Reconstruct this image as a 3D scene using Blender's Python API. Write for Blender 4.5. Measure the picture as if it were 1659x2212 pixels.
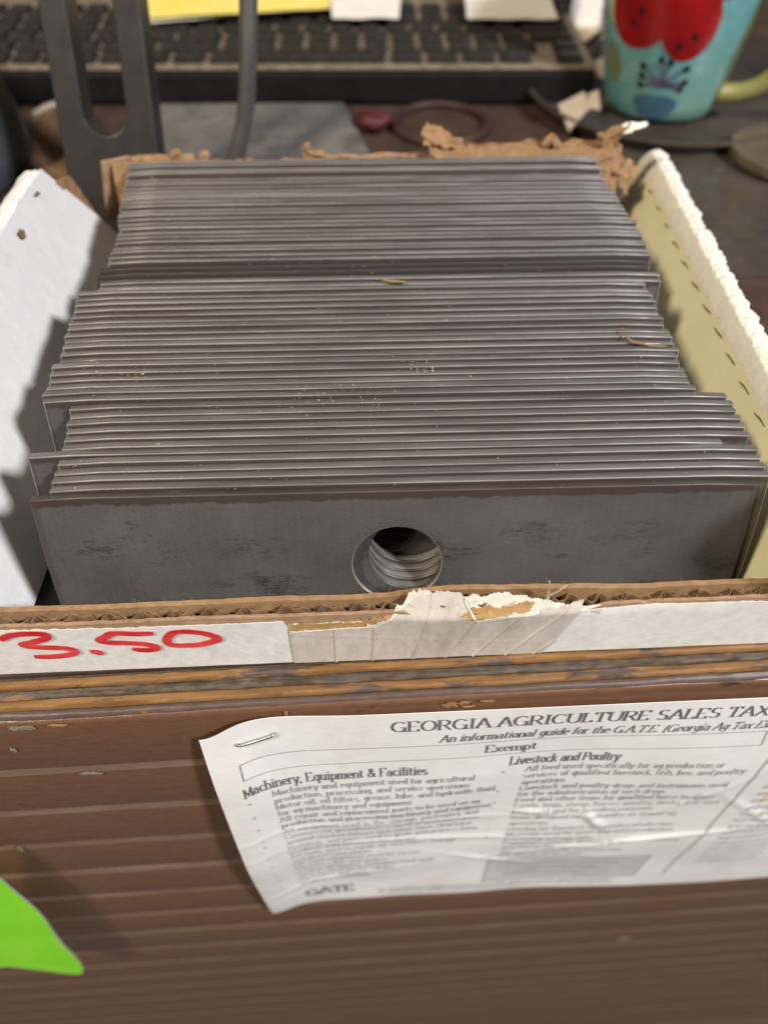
import bpy, bmesh, math, random
from mathutils import Vector, Matrix, noise

for o in list(bpy.data.objects):
    bpy.data.objects.remove(o)
scene = bpy.context.scene
COL = scene.collection
R = math.radians
rnd = random.Random(7)

# ------------------------------------------------------------------ camera
CAM_Z = 0.207                      # camera height above the counter top (metres, real size)
PITCH = R(48.6)
cam = bpy.data.cameras.new("camera")
cam.sensor_fit = 'VERTICAL'
cam.sensor_height = 36.0
cam.lens = 27.05
cam.clip_start = 0.01
cam.clip_end = 50.0
cam.dof.use_dof = True
cam.dof.focus_distance = 0.228
cam.dof.aperture_fstop = 7.0
camo = bpy.data.objects.new("camera", cam)
COL.objects.link(camo)
camo.location = (0, 0, CAM_Z)
camo.rotation_euler = (math.pi / 2 - PITCH, 0, 0)
scene.camera = camo

# ------------------------------------------------------------------ light
world = bpy.data.worlds.new("World")
scene.world = world
world.use_nodes = True
bg = world.node_tree.nodes["Background"]
bg.inputs[0].default_value = (1.0, 0.95, 0.88, 1)
bg.inputs[1].default_value = 0.085


def lamp(name, loc, target, power, size, col):
    l = bpy.data.lights.new(name, 'AREA')
    l.shape = 'DISK'
    l.size = size
    l.energy = power
    l.color = col
    o = bpy.data.objects.new(name, l)
    COL.objects.link(o)
    o.location = loc
    d = Vector(target) - Vector(loc)
    o.rotation_euler = d.to_track_quat('-Z', 'Y').to_euler()
    return o


lamp("ceiling_lamp_right", (1.70, -1.06, 1.86), (0, 0.2, 0.0), 92.0, 0.34, (0.98, 0.97, 1.0))
lamp("ceiling_lamp_left", (-1.34, -0.95, 2.02), (0, 0.2, 0.0), 62.0, 0.34, (1.0, 0.86, 0.64))

vs = scene.view_settings
vs.view_transform = 'Standard'
vs.look = 'None'
vs.exposure = 0.0
vs.gamma = 1.0
vs.use_curve_mapping = False
scene.cycles.use_denoising = True

# ------------------------------------------------------------------ helpers
FOC = 1662.0
_F = Vector((0, math.cos(PITCH), -math.sin(PITCH)))
_U = Vector((0, math.sin(PITCH), math.cos(PITCH)))


def _ray(x, y):
    return _F + Vector((1, 0, 0)) * ((x - 829.5) / FOC) + _U * ((1106 - y) / FOC)


def atz(x, y, z=0.0):            # measured photo point -> real place on a level plane
    d = _ray(x, y)
    return Vector((0, 0, CAM_Z)) + d * ((z - CAM_Z) / d.z)


def aty(x, y, Y):                # measured photo point -> real place on an upright plane
    d = _ray(x, y)
    return Vector((0, 0, CAM_Z)) + d * (Y / d.y)


def nz(p, s=1.0, seed=0.0):
    return noise.noise(Vector((p[0] * s + seed, p[1] * s + seed * 1.7, p[2] * s - seed)))


class MB:
    def __init__(self):
        self.v = []
        self.f = []
        self.m = []

    def add(self, vs_, fs_, mi=0):
        b = len(self.v)
        self.v += [tuple(p) for p in vs_]
        for f in fs_:
            self.f.append(tuple(b + i for i in f))
            self.m.append(mi)

    def box(self, a, b, mi=0, bev=0.0):
        x0, y0, z0 = a
        x1, y1, z1 = b
        if bev <= 0:
            self.add([(x0, y0, z0), (x1, y0, z0), (x1, y1, z0), (x0, y1, z0), (x0, y0, z1), (x1, y0, z1), (x1, y1, z1), (x0, y1, z1)],
                     [(0, 3, 2, 1), (4, 5, 6, 7), (0, 1, 5, 4), (1, 2, 6, 5), (2, 3, 7, 6), (3, 0, 4, 7)], mi)
            return
        bm = bmesh.new()
        bmesh.ops.create_cube(bm, size=1)
        for v in bm.verts:
            v.co = Vector(((x0 + x1) / 2 + v.co.x * (x1 - x0), (y0 + y1) / 2 + v.co.y * (y1 - y0), (z0 + z1) / 2 + v.co.z * (z1 - z0)))
        bmesh.ops.bevel(bm, geom=bm.edges[:] , offset=bev, segments=2, affect='EDGES', profile=0.5)
        bm.verts.ensure_lookup_table()
        self.add([v.co.copy() for v in bm.verts], [[v.index for v in f.verts] for f in bm.faces], mi)
        bm.free()

    def grid(self, fn, nu, nv, mi=0):
        vs_ = [fn(i / nu, j / nv) for j in range(nv + 1) for i in range(nu + 1)]
        fs_ = []
        for j in range(nv):
            for i in range(nu):
                a = j * (nu + 1) + i
                fs_.append((a, a + 1, a + nu + 2, a + nu + 1))
        self.add(vs_, fs_, mi)

    def slab(self, fn, nu, nv, mi=0):
        """fn(u, v, side) with side 0 or 1: a sheet with real thickness"""
        n = (nu + 1) * (nv + 1)
        A = [fn(i / nu, j / nv, 0) for j in range(nv + 1) for i in range(nu + 1)]
        B = [fn(i / nu, j / nv, 1) for j in range(nv + 1) for i in range(nu + 1)]
        fs_ = []
        for j in range(nv):
            for i in range(nu):
                a = j * (nu + 1) + i
                fs_.append((a, a + 1, a + nu + 2, a + nu + 1))
                fs_.append((n + a, n + a + nu + 1, n + a + nu + 2, n + a + 1))
        rim = [i for i in range(nu + 1)] + [j * (nu + 1) + nu for j in range(1, nv + 1)] + \
              [nv * (nu + 1) + i for i in range(nu - 1, -1, -1)] + [j * (nu + 1) for j in range(nv - 1, 0, -1)]
        for k in range(len(rim)):
            a, b = rim[k], rim[(k + 1) % len(rim)]
            fs_.append((b, a, n + a, n + b))
        self.add(A + B, fs_, mi)

    def tube(self, pts, r, seg=8, mi=0, caps=True):
        pts = [Vector(p) for p in pts]
        rs = r if isinstance(r, (list, tuple)) else [r] * len(pts)
        rings = []
        up = Vector((0.13, 0.21, 0.97))
        for k, p in enumerate(pts):
            t = (pts[min(k + 1, len(pts) - 1)] - pts[max(k - 1, 0)]).normalized()
            a = t.cross(up)
            if a.length < 1e-4:
                a = t.cross(Vector((1, 0, 0)))
            a.normalize()
            b = t.cross(a)
            rings.append([p + (a * math.cos(2 * math.pi * s / seg) + b * math.sin(2 * math.pi * s / seg)) * rs[k] for s in range(seg)])
        vs_ = [q for rg in rings for q in rg]
        fs_ = []
        for k in range(len(pts) - 1):
            for s in range(seg):
                s2 = (s + 1) % seg
                fs_.append((k * seg + s, (k + 1) * seg + s, (k + 1) * seg + s2, k * seg + s2))
        if caps:
            fs_.append(tuple(range(seg)))
            fs_.append(tuple((len(pts) - 1) * seg + s for s in range(seg - 1, -1, -1)))
        self.add(vs_, fs_, mi)

    def lathe(self, prof, seg=48, mi=0, c=(0, 0, 0)):
        vs_ = []
        for r, z in prof:
            for s in range(seg):
                a = 2 * math.pi * s / seg
                vs_.append((c[0] + r * math.cos(a), c[1] + r * math.sin(a), c[2] + z))
        fs_ = []
        for k in range(len(prof) - 1):
            for s in range(seg):
                s2 = (s + 1) % seg
                fs_.append((k * seg + s, k * seg + s2, (k + 1) * seg + s2, (k + 1) * seg + s))
        self.add(vs_, fs_, mi)

    def mesh(self, name, mats, smooth=False):
        me = bpy.data.meshes.new(name)
        me.from_pydata([tuple(p) for p in self.v], [], self.f)
        for m in (mats if isinstance(mats, (list, tuple)) else [mats]):
            me.materials.append(m)
        me.polygons.foreach_set("material_index", self.m)
        if smooth:
            me.polygons.foreach_set("use_smooth", [True] * len(me.polygons))
        bm = bmesh.new()
        bm.from_mesh(me)
        bmesh.ops.recalc_face_normals(bm, faces=bm.faces[:])
        bm.to_mesh(me)
        bm.free()
        me.update()
        if smooth:
            try:
                me.set_sharp_from_angle(angle=R(50))
            except Exception:
                pass
        return me

    def build(self, name, mats, parent=None, smooth=False):
        return link(name, self.mesh(name, mats, smooth), parent)


def link(name, me, parent=None):
    o = bpy.data.objects.new(name, me)
    COL.objects.link(o)
    if parent is not None:
        o.parent = parent
    return o


def empty(name, loc=(0, 0, 0), rz=0.0):
    o = bpy.data.objects.new(name, None)
    o.empty_display_size = 0.01
    COL.objects.link(o)
    o.location = loc
    o.rotation_euler = (0, 0, rz)
    return o


def tag(o, label=None, cat=None, group=None, kind=None):
    if label:
        o["label"] = label
    if cat:
        o["category"] = cat
    if group:
        o["group"] = group
    if kind:
        o["kind"] = kind
    return o


# ------------------------------------------------------------------ materials
def mat(name, c1, c2=None, scale=60.0, rough=0.6, metal=0.0, bump=0.0, bscale=None, stretch=(1, 1, 1),
        c3=None, s3=15.0, t3=(0.55, 0.7), spec=0.5, rough2=None, detail=6.0, lo=0.35, hi=0.65, randobj=0.0, alpha=None, trans=0.0, tone=0.0):
    m = bpy.data.materials.new(name)
    m.use_nodes = True
    nt = m.node_tree
    N, L = nt.nodes, nt.links
    p = N["Principled BSDF"]
    p.inputs["Roughness"].default_value = rough
    p.inputs["Metallic"].default_value = metal
    p.inputs["Specular IOR Level"].default_value = spec
    p.inputs["Transmission Weight"].default_value = trans
    tc = N.new("ShaderNodeTexCoord")
    mp = N.new("ShaderNodeMapping")
    mp.inputs["Scale"].default_value = stretch
    L.new(tc.outputs["Object"], mp.inputs["Vector"])
    vec = mp.outputs["Vector"]
    if randobj:
        oi = N.new("ShaderNodeObjectInfo")
        mul = N.new("ShaderNodeMath")
        mul.operation = 'MULTIPLY'
        mul.inputs[1].default_value = 37.0
        L.new(oi.outputs["Random"], mul.inputs[0])
        ad = N.new("ShaderNodeVectorMath")
        ad.operation = 'ADD'
        L.new(vec, ad.inputs[0])
        L.new(mul.outputs[0], ad.inputs[1])
        vec = ad.outputs[0]
    c2 = c2 or c1
    n1 = N.new("ShaderNodeTexNoise")
    n1.inputs["Scale"].default_value = scale
    n1.inputs["Detail"].default_value = detail
    n1.inputs["Roughness"].default_value = 0.62
    L.new(vec, n1.inputs["Vector"])
    r1 = N.new("ShaderNodeMapRange")
    r1.inputs[1].default_value = lo
    r1.inputs[2].default_value = hi
    L.new(n1.outputs["Fac"], r1.inputs[0])
    mx = N.new("ShaderNodeMix")
    mx.data_type = 'RGBA'
    mx.inputs[6].default_value = (*c1, 1)
    mx.inputs[7].default_value = (*c2, 1)
    L.new(r1.outputs[0], mx.inputs[0])
    col = mx.outputs[2]
    if c3:
        n3 = N.new("ShaderNodeTexNoise")
        n3.inputs["Scale"].default_value = s3
        n3.inputs["Detail"].default_value = 8
        n3.inputs["Roughness"].default_value = 0.7
        L.new(vec, n3.inputs["Vector"])
        r3 = N.new("ShaderNodeMapRange")
        r3.inputs[1].default_value = t3[0]
        r3.inputs[2].default_value = t3[1]
        L.new(n3.outputs["Fac"], r3.inputs[0])
        mx3 = N.new("ShaderNodeMix")
        mx3.data_type = 'RGBA'
        L.new(r3.outputs[0], mx3.inputs[0])
        L.new(col, mx3.inputs[6])
        mx3.inputs[7].default_value = (*c3, 1)
        col = mx3.outputs[2]
    if tone:
        oi2 = N.new("ShaderNodeObjectInfo")
        rt = N.new("ShaderNodeMapRange")
        rt.inputs[3].default_value = 1.0 - tone
        rt.inputs[4].default_value = 1.0 + tone * 0.6
        L.new(oi2.outputs["Random"], rt.inputs[0])
        hs = N.new("ShaderNodeHueSaturation")
        L.new(rt.outputs[0], hs.inputs["Value"])
        L.new(col, hs.inputs["Color"])
        col = hs.outputs[0]
    L.new(col, p.inputs["Base Color"])
    if rough2 is not None:
        rr = N.new("ShaderNodeMapRange")
        rr.inputs[1].default_value = 0.3
        rr.inputs[2].default_value = 0.7
        rr.inputs[3].default_value = rough
        rr.inputs[4].default_value = rough2
        L.new(n1.outputs["Fac"], rr.inputs[0])
        L.new(rr.outputs[0], p.inputs["Roughness"])
    if bump:
        nb = N.new("ShaderNodeTexNoise")
        nb.inputs["Scale"].default_value = bscale or scale
        nb.inputs["Detail"].default_value = 8
        L.new(vec, nb.inputs["Vector"])
        b = N.new("ShaderNodeBump")
        b.inputs["Strength"].default_value = 1.0
        b.inputs["Distance"].default_value = bump
        L.new(nb.outputs["Fac"], b.inputs["Height"])
        L.new(b.outputs[0], p.inputs["Normal"])
    return m


M = {}
M['kraft'] = mat('kraft_cardboard', (0.26, 0.155, 0.078), (0.36, 0.225, 0.12), 220, 0.85, bump=0.0002, bscale=600, spec=0.2)
M['kraft_dark'] = mat('kraft_core', (0.15, 0.09, 0.048), (0.25, 0.155, 0.085), 220, 0.9, bump=0.0002, bscale=600, spec=0.15)
M['kraft_pink'] = mat('kraft_pinkish', (0.31, 0.20, 0.125), (0.41, 0.27, 0.175), 200, 0.85, bump=0.0002, bscale=500, spec=0.2)
M['amber'] = mat('amber_torn_paper', (0.36, 0.21, 0.075), (0.47, 0.30, 0.125), 160, 0.55, bump=0.0002, bscale=400, c3=(0.62, 0.50, 0.32), s3=120, t3=(0.56, 0.68))
M['white_board'] = mat('white_box_paper', (0.74, 0.74, 0.73), (0.80, 0.79, 0.77), 130, 0.62, bump=0.00012, bscale=300, c3=(0.63, 0.62, 0.60), s3=60, t3=(0.58, 0.8))
M['label_paper'] = mat('white_front_paper', (0.66, 0.655, 0.63), (0.78, 0.775, 0.75), 260, 0.62, bump=0.0001, bscale=500, c3=(0.55, 0.52, 0.46), s3=50, t3=(0.6, 0.85))
M['fluff'] = mat('torn_white_fibre', (0.74, 0.715, 0.63), (0.80, 0.78, 0.71), 150, 0.95, bump=0.0003, bscale=500, c3=(0.82, 0.66, 0.40), s3=28, t3=(0.66, 0.74), spec=0.1)
M['yellow_board'] = mat('pale_yellow_board', (0.78, 0.73, 0.47), (0.82, 0.78, 0.53), 60, 0.6, bump=0.00015, bscale=120, c3=(0.68, 0.61, 0.36), s3=30, t3=(0.6, 0.85))
M['cream_paper'] = mat('cream_torn_paper', (0.60, 0.56, 0.48), (0.70, 0.67, 0.60), 200, 0.8, bump=0.0003, bscale=500)
M['red_ink'] = mat('red_marker', (0.52, 0.010, 0.020), (0.78, 0.075, 0.08), 260, 0.45, stretch=(0.3, 1, 1))
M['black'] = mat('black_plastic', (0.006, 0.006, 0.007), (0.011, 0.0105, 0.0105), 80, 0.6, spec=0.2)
M['key_black'] = mat('key_plastic', (0.015, 0.015, 0.015), (0.03, 0.028, 0.025), 200, 0.55, c3=(0.05, 0.043, 0.033), s3=150, t3=(0.56, 0.9), spec=0.25, randobj=1)
M['key_top'] = mat('dusty_key_top', (0.020, 0.018, 0.016), (0.042, 0.037, 0.029), 160, 0.5, randobj=1, spec=0.3)
M['kb_dust'] = mat('dusty_frame', (0.15, 0.12, 0.085), (0.27, 0.22, 0.16), 120, 0.6)
M['steel_dark'] = mat('dark_blued_steel', (0.032, 0.030, 0.029), (0.044, 0.041, 0.039), 90, 0.40, metal=0.4, bump=0.00006, bscale=900)
M['rod_steel'] = mat('polished_rod', (0.16, 0.155, 0.15), (0.22, 0.21, 0.2), 60, 0.3, metal=0.5, spec=0.9)
M['paint_top'] = mat('counter_brown', (0.05, 0.029, 0.022), (0.075, 0.045, 0.034), 40, 0.42, c3=(0.10, 0.075, 0.058), s3=18, t3=(0.5, 0.75), bump=0.0003, bscale=200)
M['red_plastic'] = mat('red_plastic', (0.065, 0.010, 0.012), (0.09, 0.014, 0.014), 90, 0.6)
M['dull_red'] = mat('dull_red_rubber', (0.038, 0.015, 0.014), (0.055, 0.022, 0.019), 90, 0.6)
M['grey_pad'] = mat('grey_board', (0.115, 0.108, 0.10), (0.18, 0.17, 0.155), 28, 0.6, c3=(0.05, 0.045, 0.04), s3=22, t3=(0.56, 0.72))
M['paper_white'] = mat('desk_paper', (0.80, 0.76, 0.70), (0.86, 0.82, 0.76), 40, 0.7)
M['yellow_paper'] = mat('yellow_pad', (0.80, 0.64, 0.12), (0.86, 0.74, 0.22), 30, 0.65)
M['beige'] = mat('beige_card', (0.42, 0.34, 0.24), (0.52, 0.43, 0.32), 50, 0.75)
M['green'] = mat('bright_green_plastic', (0.23, 0.76, 0.012), (0.30, 0.84, 0.03), 25, 0.35)
M['green_edge'] = mat('green_edge', (0.33, 0.36, 0.27), (0.4, 0.4, 0.33), 60, 0.6)
M['ink'] = mat('print_ink', (0.09, 0.092, 0.096), (0.17, 0.17, 0.175), 500, 0.7)
M['ink_light'] = mat('print_ink_worn', (0.22, 0.22, 0.225), (0.38, 0.38, 0.38), 260, 0.7)
M['notice'] = mat('notice_paper', (0.82, 0.82, 0.80), (0.88, 0.88, 0.865), 45, 0.36, bump=0.00025, bscale=90, c3=(0.74, 0.73, 0.70), s3=26, t3=(0.52, 0.75))
M['grey_print'] = mat('grey_print', (0.44, 0.44, 0.43), (0.54, 0.54, 0.53), 120, 0.6)
M['highlighter'] = mat('yellow_highlighter', (0.78, 0.70, 0.36), (0.80, 0.74, 0.45), 150, 0.6)
M['staple'] = mat('staple_wire', (0.42, 0.43, 0.44), (0.55, 0.56, 0.57), 200, 0.3, metal=1.0)
M['straw'] = mat('dry_straw', (0.17, 0.115, 0.05), (0.30, 0.21, 0.10), 300, 0.8)
M['dust'] = mat('dust_fleck', (0.36, 0.29, 0.17), (0.60, 0.54, 0.43), 400, 0.9)
M['fibre'] = mat('paper_fibre', (0.74, 0.63, 0.47), (0.82, 0.74, 0.6), 300, 0.9)
M['tape_roll'] = mat('tape_roll', (0.09, 0.076, 0.055), (0.14, 0.12, 0.088), 60, 0.3)
M['smoke'] = mat('smoked_plastic', (0.06, 0.052, 0.042), (0.09, 0.078, 0.065), 30, 0.16)
M['jar'] = mat('blue_grey_rubber', (0.035, 0.043, 0.052), (0.075, 0.085, 0.095), 35, 0.45)
M['mug_teal'] = mat('mug_teal', (0.11, 0.30, 0.31), (0.19, 0.41, 0.42), 22, 0.14, c3=(0.20, 0.34, 0.24), s3=14, t3=(0.5, 0.7))
M['mug_red'] = mat('mug_red', (0.20, 0.005, 0.008), (0.36, 0.010, 0.011), 25, 0.14)
M['mug_black'] = mat('mug_black', (0.012, 0.01, 0.014), None, 25, 0.3)
M['mug_blue'] = mat('mug_blue', (0.045, 0.11, 0.18), (0.07, 0.15, 0.22), 40, 0.3)
M['mug_purple'] = mat('mug_purple', (0.07, 0.05, 0.13), (0.15, 0.10, 0.19), 90, 0.3)
M['mug_yellow'] = mat('mug_yellow', (0.55, 0.50, 0.10), (0.62, 0.58, 0.22), 40, 0.35)
M['mug_handle'] = mat('mug_handle', (0.20, 0.20, 0.06), (0.32, 0.31, 0.12), 30, 0.35)
M['mug_olive'] = mat('mug_olive', (0.12, 0.16, 0.07), (0.18, 0.22, 0.10), 40, 0.35)
M['mug_orange'] = mat('mug_orange', (0.55, 0.17, 0.02), (0.62, 0.24, 0.03), 40, 0.35)


def wood_mat(name, lo, hi, amber=(0.15, 0.070, 0.022), amber2=(0.26, 0.135, 0.045), paint=(0.06, 0.040, 0.032), paint2=(0.10, 0.072, 0.058), rough=0.6):
    """painted ply edge, worn through to the wood where the noise says so"""
    m = bpy.data.materials.new(name)
    m.use_nodes = True
    nt = m.node_tree
    N, L = nt.nodes, nt.links
    p = N["Principled BSDF"]
    tc = N.new("ShaderNodeTexCoord")

    def noi(scale, st, det=6):
        mp = N.new("ShaderNodeMapping")
        mp.inputs["Scale"].default_value = st
        L.new(tc.outputs["Object"], mp.inputs["Vector"])
        n = N.new("ShaderNodeTexNoise")
        n.inputs["Scale"].default_value = scale
        n.inputs["Detail"].default_value = det
        n.inputs["Roughness"].default_value = 0.65
        L.new(mp.outputs[0], n.inputs["Vector"])
        return n.outputs["Fac"]

    def mix(f, a, b, l, h):
        r = N.new("ShaderNodeMapRange")
        r.inputs[1].default_value = l
        r.inputs[2].default_value = h
        L.new(f, r.inputs[0])
        x = N.new("ShaderNodeMix")
        x.data_type = 'RGBA'
        L.new(r.outputs[0], x.inputs[0])
        for s, val in ((6, a), (7, b)):
            if isinstance(val, tuple):
                x.inputs[s].default_value = (*val, 1)
            else:
                L.new(val, x.inputs[s])
        return x.outputs[2]
    grain = noi(260, (0.12, 1, 1))
    wood = mix(grain, amber, amber2, 0.35, 0.65)
    dirt = noi(420, (0.5, 1, 1))
    pt = mix(dirt, paint, paint2, 0.35, 0.68)
    wear = noi(95, (0.35, 1.2, 1.2), 9)
    big = noi(16, (0.6, 4.0, 1), 3)
    av = N.new('ShaderNodeMath')
    av.operation = 'MULTIPLY_ADD'
    av.inputs[1].default_value = 0.45
    L.new(big, av.inputs[0])
    sb_ = N.new('ShaderNodeMath')
    sb_.operation = 'SUBTRACT'
    sb_.inputs[1].default_value = 0.225
    L.new(wear, sb_.inputs[0])
    L.new(sb_.outputs[0], av.inputs[2])
    wear = av.outputs[0]
    c = mix(wear, pt, wood, lo, hi)
    spots = noi(150, (0.35, 1, 1), 5)
    c = mix(spots, c, (0.05, 0.03, 0.022), 0.63, 0.70)
    L.new(c, p.inputs["Base Color"])
    p.inputs["Roughness"].default_value = rough
    b = N.new("ShaderNodeBump")
    b.inputs["Distance"].default_value = 0.0005
    b.inputs["Strength"].default_value = 0.9
    L.new(wear, b.inputs["Height"])
    L.new(b.outputs[0], p.inputs["Normal"])
    return m


M['ply_amber'] = wood_mat('worn_ply_amber', 0.40, 0.46)
M['ply_dark'] = wood_mat('dirty_ply', 0.60, 0.68, paint=(0.042, 0.030, 0.022), paint2=(0.11, 0.082, 0.058))
M['ply_paint'] = wood_mat('painted_ply', 0.66, 0.69, paint=(0.078, 0.050, 0.041), paint2=(0.105, 0.071, 0.060), rough=0.45)
M['board'] = wood_mat('painted_board', 0.735, 0.75, amber=(0.2, 0.13, 0.09), amber2=(0.26, 0.18, 0.13), paint=(0.135, 0.066, 0.037), paint2=(0.160, 0.081, 0.049), rough=0.30)
M['groove'] = mat('groove_dust', (0.165, 0.095, 0.062), (0.22, 0.150, 0.108), 90, 0.55, stretch=(0.3, 1, 1), c3=(0.3, 0.25, 0.2), s3=140, t3=(0.66, 0.74))


def steel_face(name, marks=()):
    """mill-scale steel face: brushed grain, rust line under the top edge, dark smudges, specks round the hole"""
    m = bpy.data.materials.new(name)
    m.use_nodes = True
    nt = m.node_tree
    N, L = nt.nodes, nt.links
    p = N["Principled BSDF"]
    tc = N.new("ShaderNodeTexCoord")
    oi = N.new("ShaderNodeObjectInfo")
    sc = N.new("ShaderNodeMath")
    sc.operation = 'MULTIPLY'
    sc.inputs[1].default_value = 23.0
    L.new(oi.outputs["Random"], sc.inputs[0])

    def noi(scale, st, det=6, rg=0.6):
        mp = N.new("ShaderNodeMapping")
        mp.inputs["Scale"].default_value = st
        L.new(tc.outputs["Object"], mp.inputs["Vector"])
        ad = N.new("ShaderNodeVectorMath")
        L.new(mp.outputs[0], ad.inputs[0])
        L.new(sc.outputs[0], ad.inputs[1])
        n = N.new("ShaderNodeTexNoise")
        n.inputs["Scale"].default_value = scale
        n.inputs["Detail"].default_value = det
        n.inputs["Roughness"].default_value = rg
        L.new(ad.outputs[0], n.inputs["Vector"])
        return n.outputs["Fac"]

    def rng(f, l, h, a=0.0, b=1.0):
        r = N.new("ShaderNodeMapRange")
        r.inputs[1].default_value = l
        r.inputs[2].default_value = h
        r.inputs[3].default_value = a
        r.inputs[4].default_value = b
        L.new(f, r.inputs[0])
        return r.outputs[0]

    def mth(op, a, b):
        x = N.new("ShaderNodeMath")
        x.operation = op
        for i, val in ((0, a), (1, b)):
            if isinstance(val, (int, float)):
                x.inputs[i].default_value = val
            else:
                L.new(val, x.inputs[i])
        return x.outputs[0]

    def mix(fac, a, b):
        x = N.new("ShaderNodeMix")
        x.data_type = 'RGBA'
        L.new(fac, x.inputs[0])
        for s, val in ((6, a), (7, b)):
            if isinstance(val, tuple):
                x.inputs[s].default_value = (*val, 1)
            else:
                L.new(val, x.inputs[s])
        return x.outputs[2]
    cloud = noi(28, (1, 1, 1))
    c = mix(rng(cloud, 0.35, 0.65), (0.090, 0.088, 0.087), (0.125, 0.121, 0.118))
    fine = noi(900, (1, 1, 1.6), 4)
    c = mix(rng(fine, 0.56, 0.72, 0, 0.7), c, (0.05, 0.045, 0.04))
    brush = noi(700, (1.6, 1, 0.08), 3)
    c = mix(rng(brush, 0.4, 0.75, 0, 0.09), c, (0.24, 0.225, 0.21))
    tint = noi(45, (1, 1, 1), 3)
    c = mix(rng(tint, 0.5, 0.72, 0, 0.35), c, (0.115, 0.088, 0.068))
    # smudges of scale: fine specks inside large cloudy spots
    blot = rng(noi(52, (0.6, 1, 1.5), 3), 0.585, 0.70)
    speck = rng(noi(1000, (0.55, 1, 1.3), 4, 0.75), 0.46, 0.56)
    c = mix(mth('MULTIPLY', mth('MULTIPLY', blot, speck), 0.8), c, (0.035, 0.030, 0.028))
    for (mx_, mz_, rx_, rz_, st_) in marks:
        mp = N.new("ShaderNodeMapping")
        mp.inputs["Location"].default_value = (-mx_ / rx_, 0, -mz_ / rz_)
        mp.inputs["Scale"].default_value = (1 / rx_, 0, 1 / rz_)
        L.new(tc.outputs["Object"], mp.inputs["Vector"])
        ln = N.new("ShaderNodeVectorMath")
        ln.operation = 'LENGTH'
        L.new(mp.outputs[0], ln.inputs[0])
        w_ = rng(ln.outputs["Value"], 0.25, 1.0, 1.0, 0.0)
        k_ = mth('MINIMUM', mth('MULTIPLY', mth('MULTIPLY', w_, rng(noi(480, (0.55, 1, 1.3), 6, 0.85), 0.48, 0.60)), st_), 0.62)
        c = mix(k_, c, (0.032, 0.026, 0.023))
    # ring of specks round the punched hole and along the rim
    sep = N.new("ShaderNodeSeparateXYZ")
    L.new(tc.outputs["Object"], sep.inputs[0])
    hx = mth('MULTIPLY', sep.outputs[0], sep.outputs[0])
    zz = mth('SUBTRACT', sep.outputs[2], 0.0254)
    hz = mth('MULTIPLY', zz, zz)
    rr = mth('SQRT', mth('ADD', hx, hz), 0)
    ring = rng(rr, 0.0130, 0.0175, 0.8, 0.0)
    spk2 = rng(noi(1400, (1, 1, 1), 3), 0.50, 0.60)
    c = mix(mth('MULTIPLY', ring, mth('MULTIPLY', spk2, 0.75)), c, (0.03, 0.027, 0.025))
    # rust-brown line below the top edge, ragged lower limit
    wob = mth('MULTIPLY', mth('SUBTRACT', noi(260, (0.5, 1, 0.2), 6, 0.7), 0.5), 0.004)
    edge = rng(mth('ADD', sep.outputs[2], wob), 0.0478, 0.0484)
    c = mix(mth('MULTIPLY', edge, 0.85), c, (0.062, 0.045, 0.036))
    side = rng(mth('ADD', mth('ABSOLUTE', sep.outputs[0], 0), wob), 0.0992, 0.1002)
    c = mix(mth('MULTIPLY', side, 0.5), c, (0.07, 0.06, 0.055))
    L.new(c, p.inputs["Base Color"])
    p.inputs["Metallic"].default_value = 0.35
    L.new(rng(cloud, 0.3, 0.7, 0.42, 0.55), p.inputs["Roughness"])
    b = N.new("ShaderNodeBump")
    b.inputs["Distance"].default_value = 0.00004
    L.new(fine, b.inputs["Height"])
    L.new(b.outputs[0], p.inputs["Normal"])
    return m


M['blade_face'] = steel_face('mill_scale_steel')
M['blade_face_front'] = steel_face('mill_scale_steel_marked', [(-0.0865, 0.0330, .011, .0042, .9), (-0.066, 0.0300, .010, .0040, .55), (-0.042, 0.0325, .013, .0050, 1.0),
    (0.0390, 0.0358, .011, .0050, 1.0), (0.0697, 0.0350, .012, .0055, .8), (0.0730, 0.0280, .006, .0040, .8), (0.0740, 0.0170, .008, .0045, .7),
    (-0.0520, 0.0185, .005, .0022, 1.2), (-0.0403, 0.0190, .003, .0030, 1.3), (0.0480, 0.0270, .007, .0012, 1.5), (-0.075, 0.041, .003, .002, .9)])
M['blade_edge'] = mat('sheared_steel_edge', (0.24, 0.233, 0.222), (0.34, 0.33, 0.316), 170, 0.29, metal=0.55, bump=0.00012, bscale=500,
                      stretch=(0.12, 1, 1), c3=(0.10, 0.084, 0.071), s3=75, t3=(0.54, 0.78), rough2=0.58, randobj=1, tone=0.14)

# ------------------------------------------------------------------ setting: counter
YAW = R(3.5)
WALL_D = 0.1080


def counter_obj(o):
    o.location = (0, WALL_D, 0)
    o.rotation_euler = (0, 0, YAW)
    return o


mb = MB()
mb.box((-0.9, 0.0152, -0.03), (0.9, 1.35, 0.0))
top = counter_obj(mb.build("counter_top", M['paint_top']))
tag(top, kind='structure')

mb = MB()
mb.box((-0.6, 0.0014, -0.80), (0.7, 0.0135, -0.0065))
front = counter_obj(mb.build("counter_front", M['groove']))
tag(front, kind='structure')
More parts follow.
